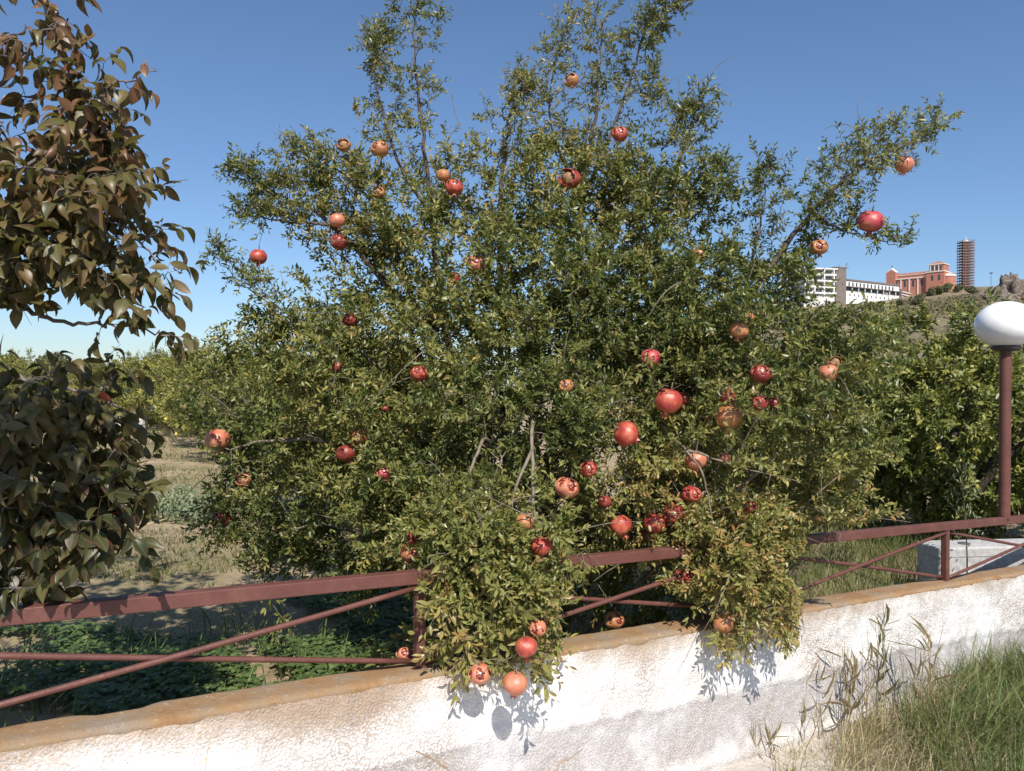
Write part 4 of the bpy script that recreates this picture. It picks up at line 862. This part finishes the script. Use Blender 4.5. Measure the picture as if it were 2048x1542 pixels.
# ------------------------------------------------------------------ hill
def hill_z(x, y):
    x = np.asarray(x, float); y = np.asarray(y, float); az = x/np.maximum(y, 1.)
    t = np.clip((y-70)/400, 0, 1); prof = np.minimum((y/475.)**2, 1.0+(y-475)*.0008)*np.clip((y-60)/60, 0, 1)
    side = np.clip((az+.02)/.34, 0, 1); side = side*side*(3-2*side)
    z = 55.5*prof*side*(1+.18*np.clip((az-.46)/.14, 0, 1))+3*(fbm(np.stack([x*.012, y*.012, 0*x], -1), 4, 8)-.47)*t+1.6*(fbm(np.stack([x*.07, y*.07, 0*x], -1), 3, 4)-.45)*np.clip(t*4, 0, 1)
    return z-1.2
def build_hill():
    az = np.linspace(-.12, 1.1, 200); yy = np.concatenate([np.linspace(66, 480, 130), [500, 530, 580, 660, 800]]); A, Y = np.meshgrid(az, yy, indexing='ij'); X = A*Y; Z = hill_z(X, Y); Z = np.where(Y > 480, Z-(Y-480)*.03, Z)
    a, b = A.shape; I = np.arange(a*b).reshape(a, b); Fq = np.stack([I[:-1, :-1], I[1:, :-1], I[1:, 1:], I[:-1, 1:]], -1).reshape(-1, 4)
    tag(link("hill", mesh_np("hill", np.stack([X, Y, Z], -1).reshape(-1, 3), [Fq], smooth=True), M['hill']), kind="structure")
    r = np.random.default_rng(61); n = 12000; y = 90+380*r.random(n)**.8; x = y*r.uniform(.22, .80, n); dens = fbm(np.stack([x*.02, y*.02, 0*x], -1), 3, 12); k = dens > .38+.12*r.random(n); x, y = x[k], y[k]; z = hill_z(x, y); pos = []; nn = []
    R = r.uniform(.6, 2.2, len(x)); m_ = 9; u = nrm(r.normal(0, 1, (len(x), m_, 3))+np.array((0, -.5, .5))); u[..., 2] = np.abs(u[..., 2])
    pos = (np.stack([x, y, z], -1)[:, None]+u*R[:, None, None]*np.array((1, 1, .7))).reshape(-1, 3); nn = u.reshape(-1, 3); L = np.repeat(R, m_)*r.uniform(.5, .9, len(pos)); lv = Leaves()
    lv.add(pos, nrm(r.normal(0, 1, pos.shape)), nn, L, L*.8, np.clip(np.repeat(r.random(len(x)), m_)*.7+.3*r.random(len(pos)), 0, 1), r.uniform(.3, 2, len(pos)))
    tag(link("scrub", leaf_mesh("scrub", lv.arr(), T4), M['scrub_leaf']), "low brown green scrub covering the hillside", "scrub", kind="stuff")
build_hill()
sb = bush("hill_bush", 91, 3.2, 4.6, 1500, (.5, .9), M['wood_leaf'], False)
first = True
for x, y, d, s_ in ((1800, 612, 430, .9), (1836, 608, 430, 1.3), (1770, 618, 420, 1.0), (1862, 588, 462, 1.1), (1878, 588, 462, 1.1), (1892, 580, 470, 1.2), (1915, 588, 462, 1.), (1945, 600, 440, 1.1), (1800, 650, 330, 1.6), (1835, 645, 330, 1.4), (1750, 690, 240, 1.4), (1790, 685, 240, 1.3), (1730, 640, 360, 1.3), (1700, 620, 400, 1.2)):
    p = P(x, y, d); o = sb if first else copy_tree(sb); first = False; o.location = (p[0], p[1], float(hill_z(p[0], p[1]))-.5); o.scale = (s_, s_, s_); o.rotation_euler = (0, 0, random.uniform(0, 6)); tag(o, "dark round bush on the slope below the hilltop buildings", "bush", "dark bushes on the hill")
def outcrop():
    root = tag(empty("rock_outcrop", tuple(P(2010, 600, 420))), "jagged brown rock outcrop on the hilltop behind the globe lamp", "rock"); r = np.random.default_rng(5)
    for x, y, d, a, b, h in ((2020, 582, 425, 5, 5, 8.5), (2034, 588, 420, 4.5, 4, 8), (2000, 596, 425, 6, 5, 6), (1978, 600, 428, 6, 5, 5), (1958, 604, 430, 5, 5, 4.2), (2010, 606, 415, 7, 5, 5), (2048, 604, 420, 5, 5, 6), (1985, 606, 420, 7, 5, 4)):
        th = np.linspace(.02, math.pi-.02, 18); ph = np.arange(26)*2*math.pi/26; TH, PH = np.meshgrid(th, ph, indexing='ij'); u = np.stack([np.sin(TH)*np.cos(PH), np.sin(TH)*np.sin(PH), np.cos(TH)], -1)
        k = 1+1.5*(fbm(u*2.6+x, 5, 3)-.47); k = np.round(k*7)/7*.6+k*.4; V = P(x, y, d)+u*k[..., None]*np.array((a, b, h)); n_, m_ = TH.shape; I = np.arange(n_*m_).reshape(n_, m_); J = np.roll(I, -1, 1)
        Fq = np.stack([I[:-1], I[1:], J[1:], J[:-1]], -1).reshape(-1, 4); link("rock", mesh_np("rock", V.reshape(-1, 3), [Fq]), M['rock'], root)
outcrop()

# ------------------------------------------------------------------ hilltop buildings
class Facade:
    """a wall between two points of the ground plan; u in metres along it, z in metres up"""
    def __init__(s, name, a, b, z0, z1, depth, label, cat, mat, group=None):
        s.a = np.array((a[0], a[1])); b = np.array((b[0], b[1])); s.L = np.linalg.norm(b-s.a); s.d = (b-s.a)/s.L; s.n = np.array((s.d[1], -s.d[0])); s.z0 = z0; s.H = z1-z0
        s.root = tag(empty(name, (s.a[0], s.a[1], z0)), label, cat, group); s.depth = depth; s.ax = np.array([[s.d[0], s.d[1], 0], [s.n[0], s.n[1], 0], [0, 0, 1]])
        s.block("wall", 0, s.L, 0, s.H, -depth, 0, mat)
    def block(s, name, u0, u1, z0, z1, n0, n1, mat, parent=None):
        c2 = s.a+s.d*(u0+u1)/2+s.n*(n0+n1)/2; m = MB(); m.box((c2[0], c2[1], s.z0+(z0+z1)/2), ((u1-u0)/2, (n1-n0)/2, (z1-z0)/2), s.ax); return m.build(name, M[mat], parent or s.root)
def zat(y, d): return P(1800, y, d)[2]
def hilltop():
    # long white building
    f = Facade("long_white_building", P(1690, 0, 464), P(1803, 0, 490), 44, 66.5, 14, "long white building with a dark shaded porch band and small square windows", "building", 'white_render')
    f.block("roof", -.4, f.L+.4, f.H, f.H+.9, -14.4, .5, 'grey_brown_panel'); zb = f.H-12.4
    f.block("veranda_shade", 0.2, f.L-.2, f.H-6.2, f.H-3.7, -.3, .06, 'dark_window'); f.block("veranda_roof", .2, f.L-.1, f.H-4.0, f.H-3.55, .0, 1.6, 'grey_brown_panel')  # dark panel stands in for the shade under the porch roof
    for i in range(14): f.block("window", 1.6+i*3.45, 2.9+i*3.45, f.H-3.2, f.H-.9, -.3, .07, 'dark_window')
    for i in range(12): f.block("window", 2.0+i*4.05, 2.9+i*4.05, f.H-9.2, f.H-7.9, -.3, .07, 'dark_window')
    for i in range(9): f.block("veranda_post", 1+i*5.9, 1.4+i*5.9, f.H-6.2, f.H-4, .9, 1.3, 'white_render')
    # louvred wing
    f = Facade("louvred_wing", P(1804, 0, 491), P(1846, 0, 516), 44, 64.6, 10, "brown louvred wing joined to the end of the white building", "building", 'grey_brown_panel')
    for i in range(8): f.block("louvre", .5, f.L-.4, f.H-1.6-i*1.7, f.H-.9-i*1.7, 0, .5, 'pale_stone')
    for i in range(2): f.block("fin", -.1+i*1.6, .7+i*1.6, f.H-14.5, f.H+.2, 0, .7, 'grey_brown_panel')
    # block with balconies
    f = Facade("apartment_block", P(1612, 0, 452), P(1676, 0, 456), 42, 71.2, 14, "white apartment block with stacked balconies on the hilltop", "building", 'mesh_white')
    f.block("roof", -.5, f.L+.5, f.H, f.H+.7, -14, 1.5, 'white_render')
    for i in range(4):
        f.block("balcony", .4, f.L-.4, f.H-3.6-i*3.6, f.H-2.7-i*3.6, -.2, 1.4, 'white_render')
        for k in range(3): f.block("window", 1.2+k*6.2, 5.6+k*6.2, f.H-2.6-i*3.6, f.H-.6-i*3.6, -.3, .08, 'dark_window')
    for k in range(4): f.block("pier", -.2+k*6.2, .5+k*6.2, f.H-15, f.H, 0, 1.45, 'white_render')
    f = Facade("stair_tower", P(1676, 0, 455), P(1697, 0, 458), 42, 72.6, 10, "blank grey brown stair tower beside the apartment block", "building", 'grey_brown_panel')
    f.block("parapet", -.2, f.L+.2, f.H, f.H+.4, -10, .25, 'grey_brown_panel')
    # church
    D = 500.; f = Facade("brick_church", P(1786, 0, 512), P(1866, 0, 494), 50, zat(556, 503), 16, "salmon brick church with white cornices, gabled front and square lantern", "church", 'church_brick')
    f.block("cornice", -.3, f.L, f.H-.5, f.H+.25, -16, .5, 'pale_stone'); hz = zat(551, 503)-f.z0; f.block("clerestory", 0, f.L, f.H+.2, hz+.6, -13, -2.5, 'church_brick'); f.block("upper_cornice", -.1, f.L, hz+.6, hz+1.2, -13.3, -2.1, 'pale_stone')
    m = MB(); q = lambda u, n, z: np.array((*(f.a+f.d*u+f.n*n), f.z0+z)); m.add([q(0, -2, hz+1.2), q(f.L, -2, hz+1.2), q(f.L, -13.4, hz+1.2), q(0, -13.4, hz+1.2), q(0, -7.7, hz+3.0), q(f.L, -7.7, hz+3.0)], [(0, 1, 5, 4), (2, 3, 4, 5), (0, 4, 3), (1, 2, 5), (0, 3, 2, 1)]); m.build("roof", M['church_roof'], f.root)
    for i in range(5): f.block("window", 3+i*5.2, 4.2+i*5.2, f.H-5.5, f.H-1.6, -.3, .08, 'dark_window'); f.block("buttress", .9+i*5.2, 1.6+i*5.2, f.H-12, f.H-.5, 0, .5, 'pale_stone')
    # gabled front, seen on end
    m = MB(); g0 = zat(555, 512)-f.z0; gp = zat(536.5, 512)-f.z0; m.add([q(-2.6, 1.0, 0), q(-2.6+5.8, 1.0, 0), q(3.2, 1, g0+3), q(.3, 1, gp-1.2), q(-2.6, 1, g0+3), q(-2.6, -3, 0), q(3.2, -3, 0), q(3.2, -3, g0+3), q(.3, -3, gp-1.2), q(-2.6, -3, g0+3)], [(0, 1, 2, 3, 4), (9, 8, 7, 6, 5), (0, 5, 6, 1), (1, 6, 7, 2), (2, 7, 8, 3), (3, 8, 9, 4), (4, 9, 5, 0)]); m.build("gable", M['church_brick'], f.root)
    m = MB(); m.tube([q(-3.0, -1, g0+2.9), q(.3, -1, gp-.6)], .75, 4); m.tube([q(.3, -1, gp-.6), q(3.6, -1, g0+2.9)], .75, 4); m.build("gable_coping", M['white_render'], f.root); m = MB(); m.box(q(.3, -1, gp+.8), (.12, .12, 1.2)); m.box(q(.3, -1, gp+1.2), (.6, .12, .12)); m.build("cross", M['dark_metal'], f.root)
    # crossing, lantern, apse
    u0 = f.L-2; zc = zat(546, 495)-f.z0; f.block("crossing", u0, u0+10.5, 0, zc, -13, 2.2, 'church_brick'); f.block("crossing_cornice", u0-.3, u0+10.8, zc, zc+.7, -13.3, 2.6, 'pale_stone')
    for k in range(2): f.block("window", u0+3+k*4, u0+4.2+k*4, zc-5.2, zc-1.8, 2.0, 2.3, 'dark_window')
    zl = zat(530, 495)-f.z0; f.block("lantern", u0+.8, u0+9.4, zc+.7, zl, -9.4, -.8, 'church_brick'); f.block("lantern_cornice", u0+.4, u0+9.8, zl, zl+.6, -9.8, -.4, 'pale_stone')
    for k in range(3): o = f.block("lantern_window", u0+2.0+k*2.4, u0+3.3+k*2.4, zc+1.5, zl-.9, -1.1, -.72, 'dark_window'); f.block("pilaster", u0+1.35+k*2.4, u0+1.75+k*2.4, zc+.8, zl-.3, -.8, -.5, 'pale_stone')
    m = MB(); m.add([q(u0+.4, -.4, zl+.6), q(u0+9.8, -.4, zl+.6), q(u0+9.8, -9.8, zl+.6), q(u0+.4, -9.8, zl+.6), q(u0+5.1, -5.1, zl+2.9)], [(0, 1, 4), (1, 2, 4), (2, 3, 4), (3, 0, 4), (3, 2, 1, 0)]); m.build("lantern_roof", M['church_roof'], f.root)
    za = zat(555, 495); c = q(u0+10.5, -4.5, 0); m = MB(); m.lathe([(4.6, f.z0), (4.6, za)], (c[0], c[1], 0), 28); m.build("apse", M['church_brick'], f.root, False); m = MB(); m.lathe([(4.9, za), (4.9, za+.7), (3.6, za+1.4), (.2, za+2.4)], (c[0], c[1], 0), 28); m.build("apse_cornice", M['pale_stone'], f.root)
    # scaffolded bell tower
    b = P(1931, 585, 492); zt = zat(482, 492); root = tag(empty("bell_tower", (b[0], b[1], b[2]-3)), "tall bell tower wrapped in rust coloured scaffolding", "tower"); m = MB(); m.box((b[0], b[1], (b[2]-3+zt)/2), (1.7, 1.7, (zt-b[2]+3)/2)); m.build("shaft", M['tower_shaft'], root)
    n = 19; hs = np.linspace(b[2]+.4, zt-.6, n)
    for z in hs:
        m = MB(); e = random.uniform(0, .45); m.box((b[0]-2.75-e/2, b[1], z), (1.0+e/2, 3.4, .2)); m.box((b[0]+2.75+e/2, b[1], z), (1.0+e/2, 3.4, .2)); m.box((b[0], b[1]-2.6, z+.002), (1.75, .8, .2)); m.build("deck", M['scaffold_board'], root)
        m = MB(); m.box((b[0], b[1]-3.35, z+1.0), (3.6, .06, .08)); m.box((b[0]-3.5, b[1], z+1.0), (.06, 3.25, .08)); m.box((b[0]+3.5, b[1], z+1.0), (.06, 3.25, .08)); m.build("guard_rail", M['scaffold_steel'], root)
    for dx in (-3.4, -1.9, 1.9, 3.4):
        for dy in (-3.3, 3.3): m = MB(); m.tube([(b[0]+dx, b[1]+dy, b[2]-3), (b[0]+dx, b[1]+dy, zt+.6)], .11, 5); m.build("upright", M['scaffold_steel'], root)
    for dx, w_ in ((-1.0, .35), (1.0, .35)): m = MB(); m.box((b[0]+dx, b[1]-1.76, (b[2]+zt)/2), (w_, .1, (zt-b[2])/2-1)); m.build("dust_sheet", M['mesh_white'], root)
    m = MB(); m.lathe([(1.5, zt), (1.1, zt+.8), (.3, zt+1.3), (.06, zt+3.6)], (b[0], b[1], 0), 12); m.build("spire", M['pale_stone'], root)
    # floodlight mast
    b = P(1982, 583, 470); z1 = zat(545, 470); root = tag(empty("floodlight_mast", (b[0], b[1], b[2]-3)), "thin floodlight mast on the hill between the tower and the rocks", "mast"); m = MB(); m.tube([(b[0], b[1], b[2]-3), (b[0], b[1], z1)], (.16, .10), 6); m.build("mast", M['dark_metal'], root)
    m = MB(); m.lathe([(.4, z1-.2), (1.1, z1), (1.0, z1+.3), (.2, z1+.5)], (b[0], b[1], 0), 10); m.build("lamp_ring", M['dark_metal'], root)
    # lattice pylon on the slope
    b = P(1773, 645, 330); b[2] = hill_z(b[0], b[1])-.3; z1 = zat(585, 330); root = tag(empty("lattice_pylon", tuple(b)), "thin pale lattice pylon on the slope before the white building", "pylon"); h = z1-b[2]
    legs = [(sx, sy) for sx in (-1, 1) for sy in (-1, 1)]
    for sx, sy in legs: m = MB(); m.tube([(b[0]+sx*.9, b[1]+sy*.9, b[2]), (b[0]+sx*.3, b[1]+sy*.3, z1)], .07, 4); m.build("leg", M['pale_stone'], root)
    for i in range(9):
        t0, t1 = i/9, (i+1)/9; w0, w1 = .9-.6*t0, .9-.6*t1; s_ = 1 if i % 2 else -1; m = MB(); m.tube([(b[0]-s_*w0, b[1]-w0, b[2]+h*t0), (b[0]+s_*w1, b[1]-w1, b[2]+h*t1)], .05, 4); m.build("brace", M['pale_stone'], root)
hilltop()

# ------------------------------------------------------------------ grass, herbs, weeds
def blades(name, pos, h, wd, lean, rnd, mat, label, cat, seed=1, parent=None):
    r = np.random.default_rng(seed); n = len(pos); az = r.uniform(0, 6.28, n); o = np.stack([np.cos(az), np.sin(az), 0*az], -1); sd = np.stack([-np.sin(az+.6), np.cos(az+.6), 0*az], -1); V = []; lf = []
    for t, k in ((0, .8), (.35, 1.), (.7, .7), (1., 0.)):
        c = pos+np.array((0, 0, 1.))*(h*(t-.30*lean*t*t))[:, None]+o*(h*lean*t*t)[:, None]; w_ = (wd*k/2)[:, None]
        if k > 0: V += [c-sd*w_, c+sd*w_]; lf += [np.stack([0*h+t, 0*h-.4, rnd], -1), np.stack([0*h+t, 0*h+.4, rnd], -1)]
        else: V.append(c); lf.append(np.stack([0*h+t, 0*h, rnd], -1))
    V = np.stack(V, 1); lf = np.stack(lf, 1); off = (np.arange(n)*7)[:, None]
    me = mesh_np(name, V.reshape(-1, 3), [np.array([(0, 1, 3, 2), (2, 3, 5, 4)])[None].repeat(n, 0).reshape(n*2, 4)+off.repeat(2, 0), np.array([(4, 5, 6)]).repeat(n, 0)+off], lf.reshape(-1, 3), True)
    o_ = link(name, me, mat, parent); tag(o_, label, cat, kind="stuff"); return o_
def tufts(r, c, per, spread): return np.repeat(c, per, 0)+r.normal(0, spread, (len(c)*per, 3))*np.array((1, 1, 0))
def on_orchard(p): p[:, 2] = z_orch(p[:, 0], p[:, 1])-.01; return p
def on_verge(p): s, n = wall_sn(p); p[:, 2] = z_verge(s)-.01; return p
def grasses():
    r = np.random.default_rng(77)
    # verge: dry tangle, then a lush green tuft
    c = W(r.uniform(1.7, 4.7, 620), HT+.05+1.5*r.random(620)**1.3); s, n = wall_sn(c); k = (r.random(620) < np.clip((.596*s+.93*(n-HT)-1.22)/.45, .04, 1)) & (.596*s+.93*(n-HT) < 2.45+.35*r.normal(0, 1, 620)); p = on_verge(tufts(r, c[k], 26, .055)); m = len(p)
    blades("dry_grass", p, r.uniform(.08, .38, m)*np.clip(.5+.5*(wall_sn(p)[0]-2.2), .45, 1.15), r.uniform(.0022, .0055, m), r.uniform(.1, 1.3, m), np.clip(r.normal(.55, .26, m), 0, 1), M['dry_grass'], "straw coloured dry grass at the foot of the wall", "grass", 2)
    c = W(r.uniform(1.6, 7.0, 640), HT+.08+r.uniform(0, 1.9, 640)); s, n = wall_sn(c); k = .596*s+.93*(n-HT) > 2.36+.28*r.normal(0, 1, 640); p = on_verge(tufts(r, c[k], 40, .05)); m = len(p)
    blades("green_grass", p, r.uniform(.16, .56, m), r.uniform(.003, .008, m), r.uniform(.2, 1.6, m), np.clip(r.beta(1.6, 2.0, m), 0, 1), M['green_grass'], "lush green grass tuft at the foot of the wall", "grass", 3)
    # orchard: clover behind the wall, silvery herbs, stubble, longer grass at the right
    n = 30000; S = r.uniform(-4.2, 1.4, n); N = -(.12+3.3*r.random(n)**1.15); c = W(S, N); q = fbm(c*1.3, 3, 31); k = q > .30+.22*np.maximum(-N-1.7, 0); c = on_orchard(c[k]); hh = (.05+.26*fbm(c*2.1, 3, 40)*r.uniform(.35, 1, len(c)))*np.clip(1.25+wall_sn(c)[1]*.26, .25, 1)
    c[:, 2] += hh; lv = Leaves(); az = r.uniform(0, 6.28, len(c))
    for j in range(3):
        a = az+j*2.09; d = np.stack([np.cos(a), np.sin(a), r.normal(.05, .2, len(c))], -1); L = r.uniform(.018, .040, len(c)); lv.add(c, d, np.array((0, -.25, 1.))+r.normal(0, .25, c.shape), L, L*.9, np.clip(r.beta(2, 2.4, len(c)), 0, 1), r.uniform(0, 1.5, len(c)))
    tag(link("clover", leaf_mesh("clover", lv.arr(), T6), M['clover']), "dense green clover growing behind the white wall", "clover", kind="stuff")
    c0 = c[r.random(len(c)) < .30]; st = c0.copy(); st = on_orchard(st); m = len(st); blades("clover_stems", st, c0[:, 2]-st[:, 2]+.03, np.full(m, .003), r.uniform(0, .3, m), r.random(m)*.6, M['green_grass'], "thin green stems and blades standing among the clover", "grass", 5)
    n = 4200; X = r.uniform(-4.3, -1.2, n); Y = r.uniform(8.3, 10.6, n); q = fbm(np.stack([X*1.2, Y*1.2, 0*X], -1), 3, 51); k = q > .36; c = on_orchard(np.stack([X, Y, 0*X], -1)[k]); c[:, 2] += r.uniform(.02, .20, len(c)); lv = Leaves()
    for j in range(3): L = r.uniform(.03, .065, len(c)); lv.add(c+r.normal(0, .02, c.shape), nrm(r.normal(0, 1, c.shape)+(0, 0, .4)), np.array((0, -.4, .9))+r.normal(0, .4, c.shape), L, L*.6, r.random(len(c)), r.uniform(0, 2, len(c)))
    tag(link("pale_herbs", leaf_mesh("pale_herbs", lv.arr(), T6), M['silver_herb']), "pale green herb patch on the orchard floor beside the pomegranate", "herbs", kind="stuff")
    n = 34000; Y = 5.2+17*r.random(n)**1.5; X = Y*r.uniform(-.66, -.08, n); q = fbm(np.stack([X*.9, Y*.9, 0*X], -1), 3, 61); k = (q > np.where(Y < 7.2, .47, .33)); p = on_orchard(np.stack([X, Y, 0*X], -1)[k]); m = len(p)
    blades("stubble_grass", p, r.uniform(.02, .08, m)*(1+.05*p[:, 1]), r.uniform(.003, .007, m)*(1+.06*p[:, 1]), r.uniform(.2, 1.6, m), np.clip(fbm(p*.8, 2, 71)*1.1-.05+r.normal(0, .22, m), 0, 1), M['mixed_grass'], "sparse dry stubble grass on the orchard floor", "grass", 6)
    n = 15000; S = r.uniform(1.8, 8.5, n); N = -(.10+4.2*r.random(n)); p = on_orchard(W(S, N)); m = len(p)
    blades("orchard_grass", p, r.uniform(.08, .40, m), r.uniform(.004, .009, m), r.uniform(.2, 1.2, m), np.clip(fbm(p*1.1, 3, 81)*1.2-.1+r.normal(0, .2, m), 0, 1), M['mixed_grass'], "long yellow green grass behind the railing beside the concrete block", "grass", 7)
    n = 1100; S = r.uniform(-3.5, .2, n); N = -(.10+2.2*r.random(n)); p = on_orchard(W(S, N)); m = len(p)
    blades("shade_grass", p, r.uniform(.15, .42, m), r.uniform(.004, .010, m), r.uniform(.3, 1.2, m), r.beta(2, 3, m), M['green_grass'], "broad grass blades mixed into the clover behind the wall", "grass", 8)
grasses()

def weed(x, y_top, d, label, seed, n=3, leafy=8, head=True, mat='dry_grass', col='dry_stem'):
    r = np.random.default_rng(seed); top = P(x, y_top, d); s, nn = wall_sn(top); z = float(z_verge(s)); base = np.array((top[0], top[1], z)); root = tag(empty("weed", tuple(base)), label, "weed", None); H = top[2]-z
    for k in range(n):
        e = base+np.array((r.normal(0, .05), r.normal(0, .04), H*(1 if k == 0 else r.uniform(.6, .95)))); b0 = base+np.array((r.normal(0, .012), r.normal(0, .012), -.02)); mid = (b0+e)/2+r.normal(0, .025, 3); u = np.linspace(0, 1, 9)[:, None]; p = (1-u)**2*b0+2*u*(1-u)*mid+u*u*e
        m = MB(); m.tube(p, np.linspace(.0032, .0014, 9), 5); m.build("stem", M[col], root, True); lv = Leaves(); q = r.uniform(.25, .95, leafy); i = (q*8).astype(int); c = p[i]
        lv.add(c, nrm(r.normal(0, .5, c.shape)+np.array((0, 0, .8))), np.array((.1, -.9, .4))+r.normal(0, .4, c.shape), r.uniform(.08, .20, leafy), r.uniform(.003, .0062, leafy), r.uniform(.5, .97, leafy), r.uniform(.5, 2.5, leafy))
        for row_ in lv.arr(): link("blade", leaf_mesh("blade", row_[None], T8), M[mat], root)
        if head:
            lv = Leaves(); h = 26; t = np.linspace(.80, 1.02, h); c = b0+(p[-1]-b0)*0+np.array([p[min(8, int(a*8))]+(p[-1]-p[-2])*(a*8-min(8, int(a*8))) for a in t]); lv.add(c, nrm(r.normal(0, .6, c.shape)+np.array((0, 0, .9))), r.normal(0, 1, c.shape), r.uniform(.012, .026, h), r.uniform(.003, .006, h), r.uniform(.75, 1, h), r.uniform(0, 2, h)); tag(link("seed_head", leaf_mesh("seed_head", lv.arr(), T6), M['dry_grass'], root), kind="stuff")
weed(1765, 1190, 4.65, "tallest weed before the wall, its blade tip reaching the coping", 1, 3, 9, True, 'mixed_grass'); weed(1728, 1250, 4.6, "weed with two dark drooping seed heads beside the tallest weed", 2, 2, 6)
weed(1835, 1232, 4.6, "reddish leaved weed before the wall between the tall weed and the green tuft", 3, 3, 8); weed(1872, 1262, 4.65, "thin weed with upright red tip rising from the green tuft", 4, 2, 5); weed(1690, 1285, 4.45, "feathery pale dry grass plume leaning on the wall", 5, 4, 9)
weed(1608, 1335, 4.3, "curled brown dead weed at the edge of the dry grass", 6, 2, 6); weed(1640, 1320, 4.4, "slender dry weed between the dead weed and the plume", 7, 2, 5); weed(1535, 1425, 4.15, "sparse bent dry weed standing nearest the fruit shadow on the wall", 8, 3, 5); weed(1378, 1490, 4.0, "little umbrella shaped dry weed alone before the wall", 9, 3, 6, False)
def stick(pts, r0, name, label, mat='dry_stem', cat="stick"):
    m = MB(); m.tube(smooth_path(pts, 5), np.linspace(r0, r0*.45, (len(pts)-1)*5+1), 6); o = m.build(name, M[mat], None, True); tag(o, label, cat)
gz = lambda x, y: float(z_verge(wall_sn(np.array((x, y, 0.)))[0]))
a, b = P(905, 1575, 2.75), P(832, 1502, 2.86); stick([np.array((a[0]+.1, a[1]-.1, gz(a[0], a[1]))), a, P(880, 1528, 2.8), b], .006, "dry_stalk", "curved brown dry stalk leaning before the wall")
a, b = P(1110, 1545, 3.1), P(1163, 1500, 3.2); stick([np.array((a[0]-.15, a[1]-.05, gz(a[0], a[1]))), a, P(1140, 1518, 3.15), b], .004, "dry_stalk", "straight thin dry stalk leaning before the wall")
a, b = P(410, 1542, 2.3), P(438, 1455, 2.36); stick([np.array((a[0]-.03, a[1]-.02, gz(a[0], a[1]))), a, b], .002, "dry_stalk", "very thin pale straw standing before the stained part of the wall", 'straw')
p = [np.array((x, y, float(z_orch(x, y))+h)) for x, y, h in ((-4.35, 7.05, .02), (-4.0, 7.25, .05), (-3.7, 7.5, .10), (-3.45, 7.75, .16))]; stick(p, .012, "dry_branch", "pale dry branch lying on the orchard floor", 'straw', "branch")
p = [np.array((x, y, float(z_orch(x, y))+h)) for x, y, h in ((-4.15, 7.25, .02), (-3.9, 7.6, .04), (-3.7, 7.9, .07))]; stick(p, .007, "dry_branch", "thin dry twig lying beside the pale dry branch", 'straw', "branch")
def sapling(x, y0, y1, d, seed, label, mat, n=26):
    r = np.random.default_rng(seed); top = P(x, y0, d); base = P(x+8, y1, d); base[2] = min(base[2], float(z_orch(base[0], base[1]))); root = tag(empty("sapling", tuple(base)), label, "plant"); u = np.linspace(0, 1, 9)[:, None]; p = base*(1-u)+top*u+np.sin(u*4)*np.array((.02, 0, 0)); m = MB(); m.tube(p, np.linspace(.007, .002, 9), 6); m.build("stem", M['bark_dark'], root, True)
    lv = Leaves(); k = n*3; i = r.uniform(.45, 1, k); c = base+(top-base)*i[:, None]+r.normal(0, .06, (k, 3))*np.array((1, 1, .5)); lv.add(c, nrm(r.normal(0, .5, c.shape)+np.array((0, 0, .8))), np.array((0, -.7, .5))+r.normal(0, .4, c.shape), r.uniform(.03, .06, k), r.uniform(.006, .012, k), r.random(k), r.uniform(0, 2, k)); tag(link("leaves", leaf_mesh("leaves", lv.arr(), T8), mat, root), kind="stuff")
sapling(1925, 930, 1060, 6.15, 3, "grey leaved sapling growing beside the lamp pole", M['silver_herb'], 60)
print("objects", len(bpy.data.objects), "tris", sum(len(m.polygons) for m in bpy.data.meshes))
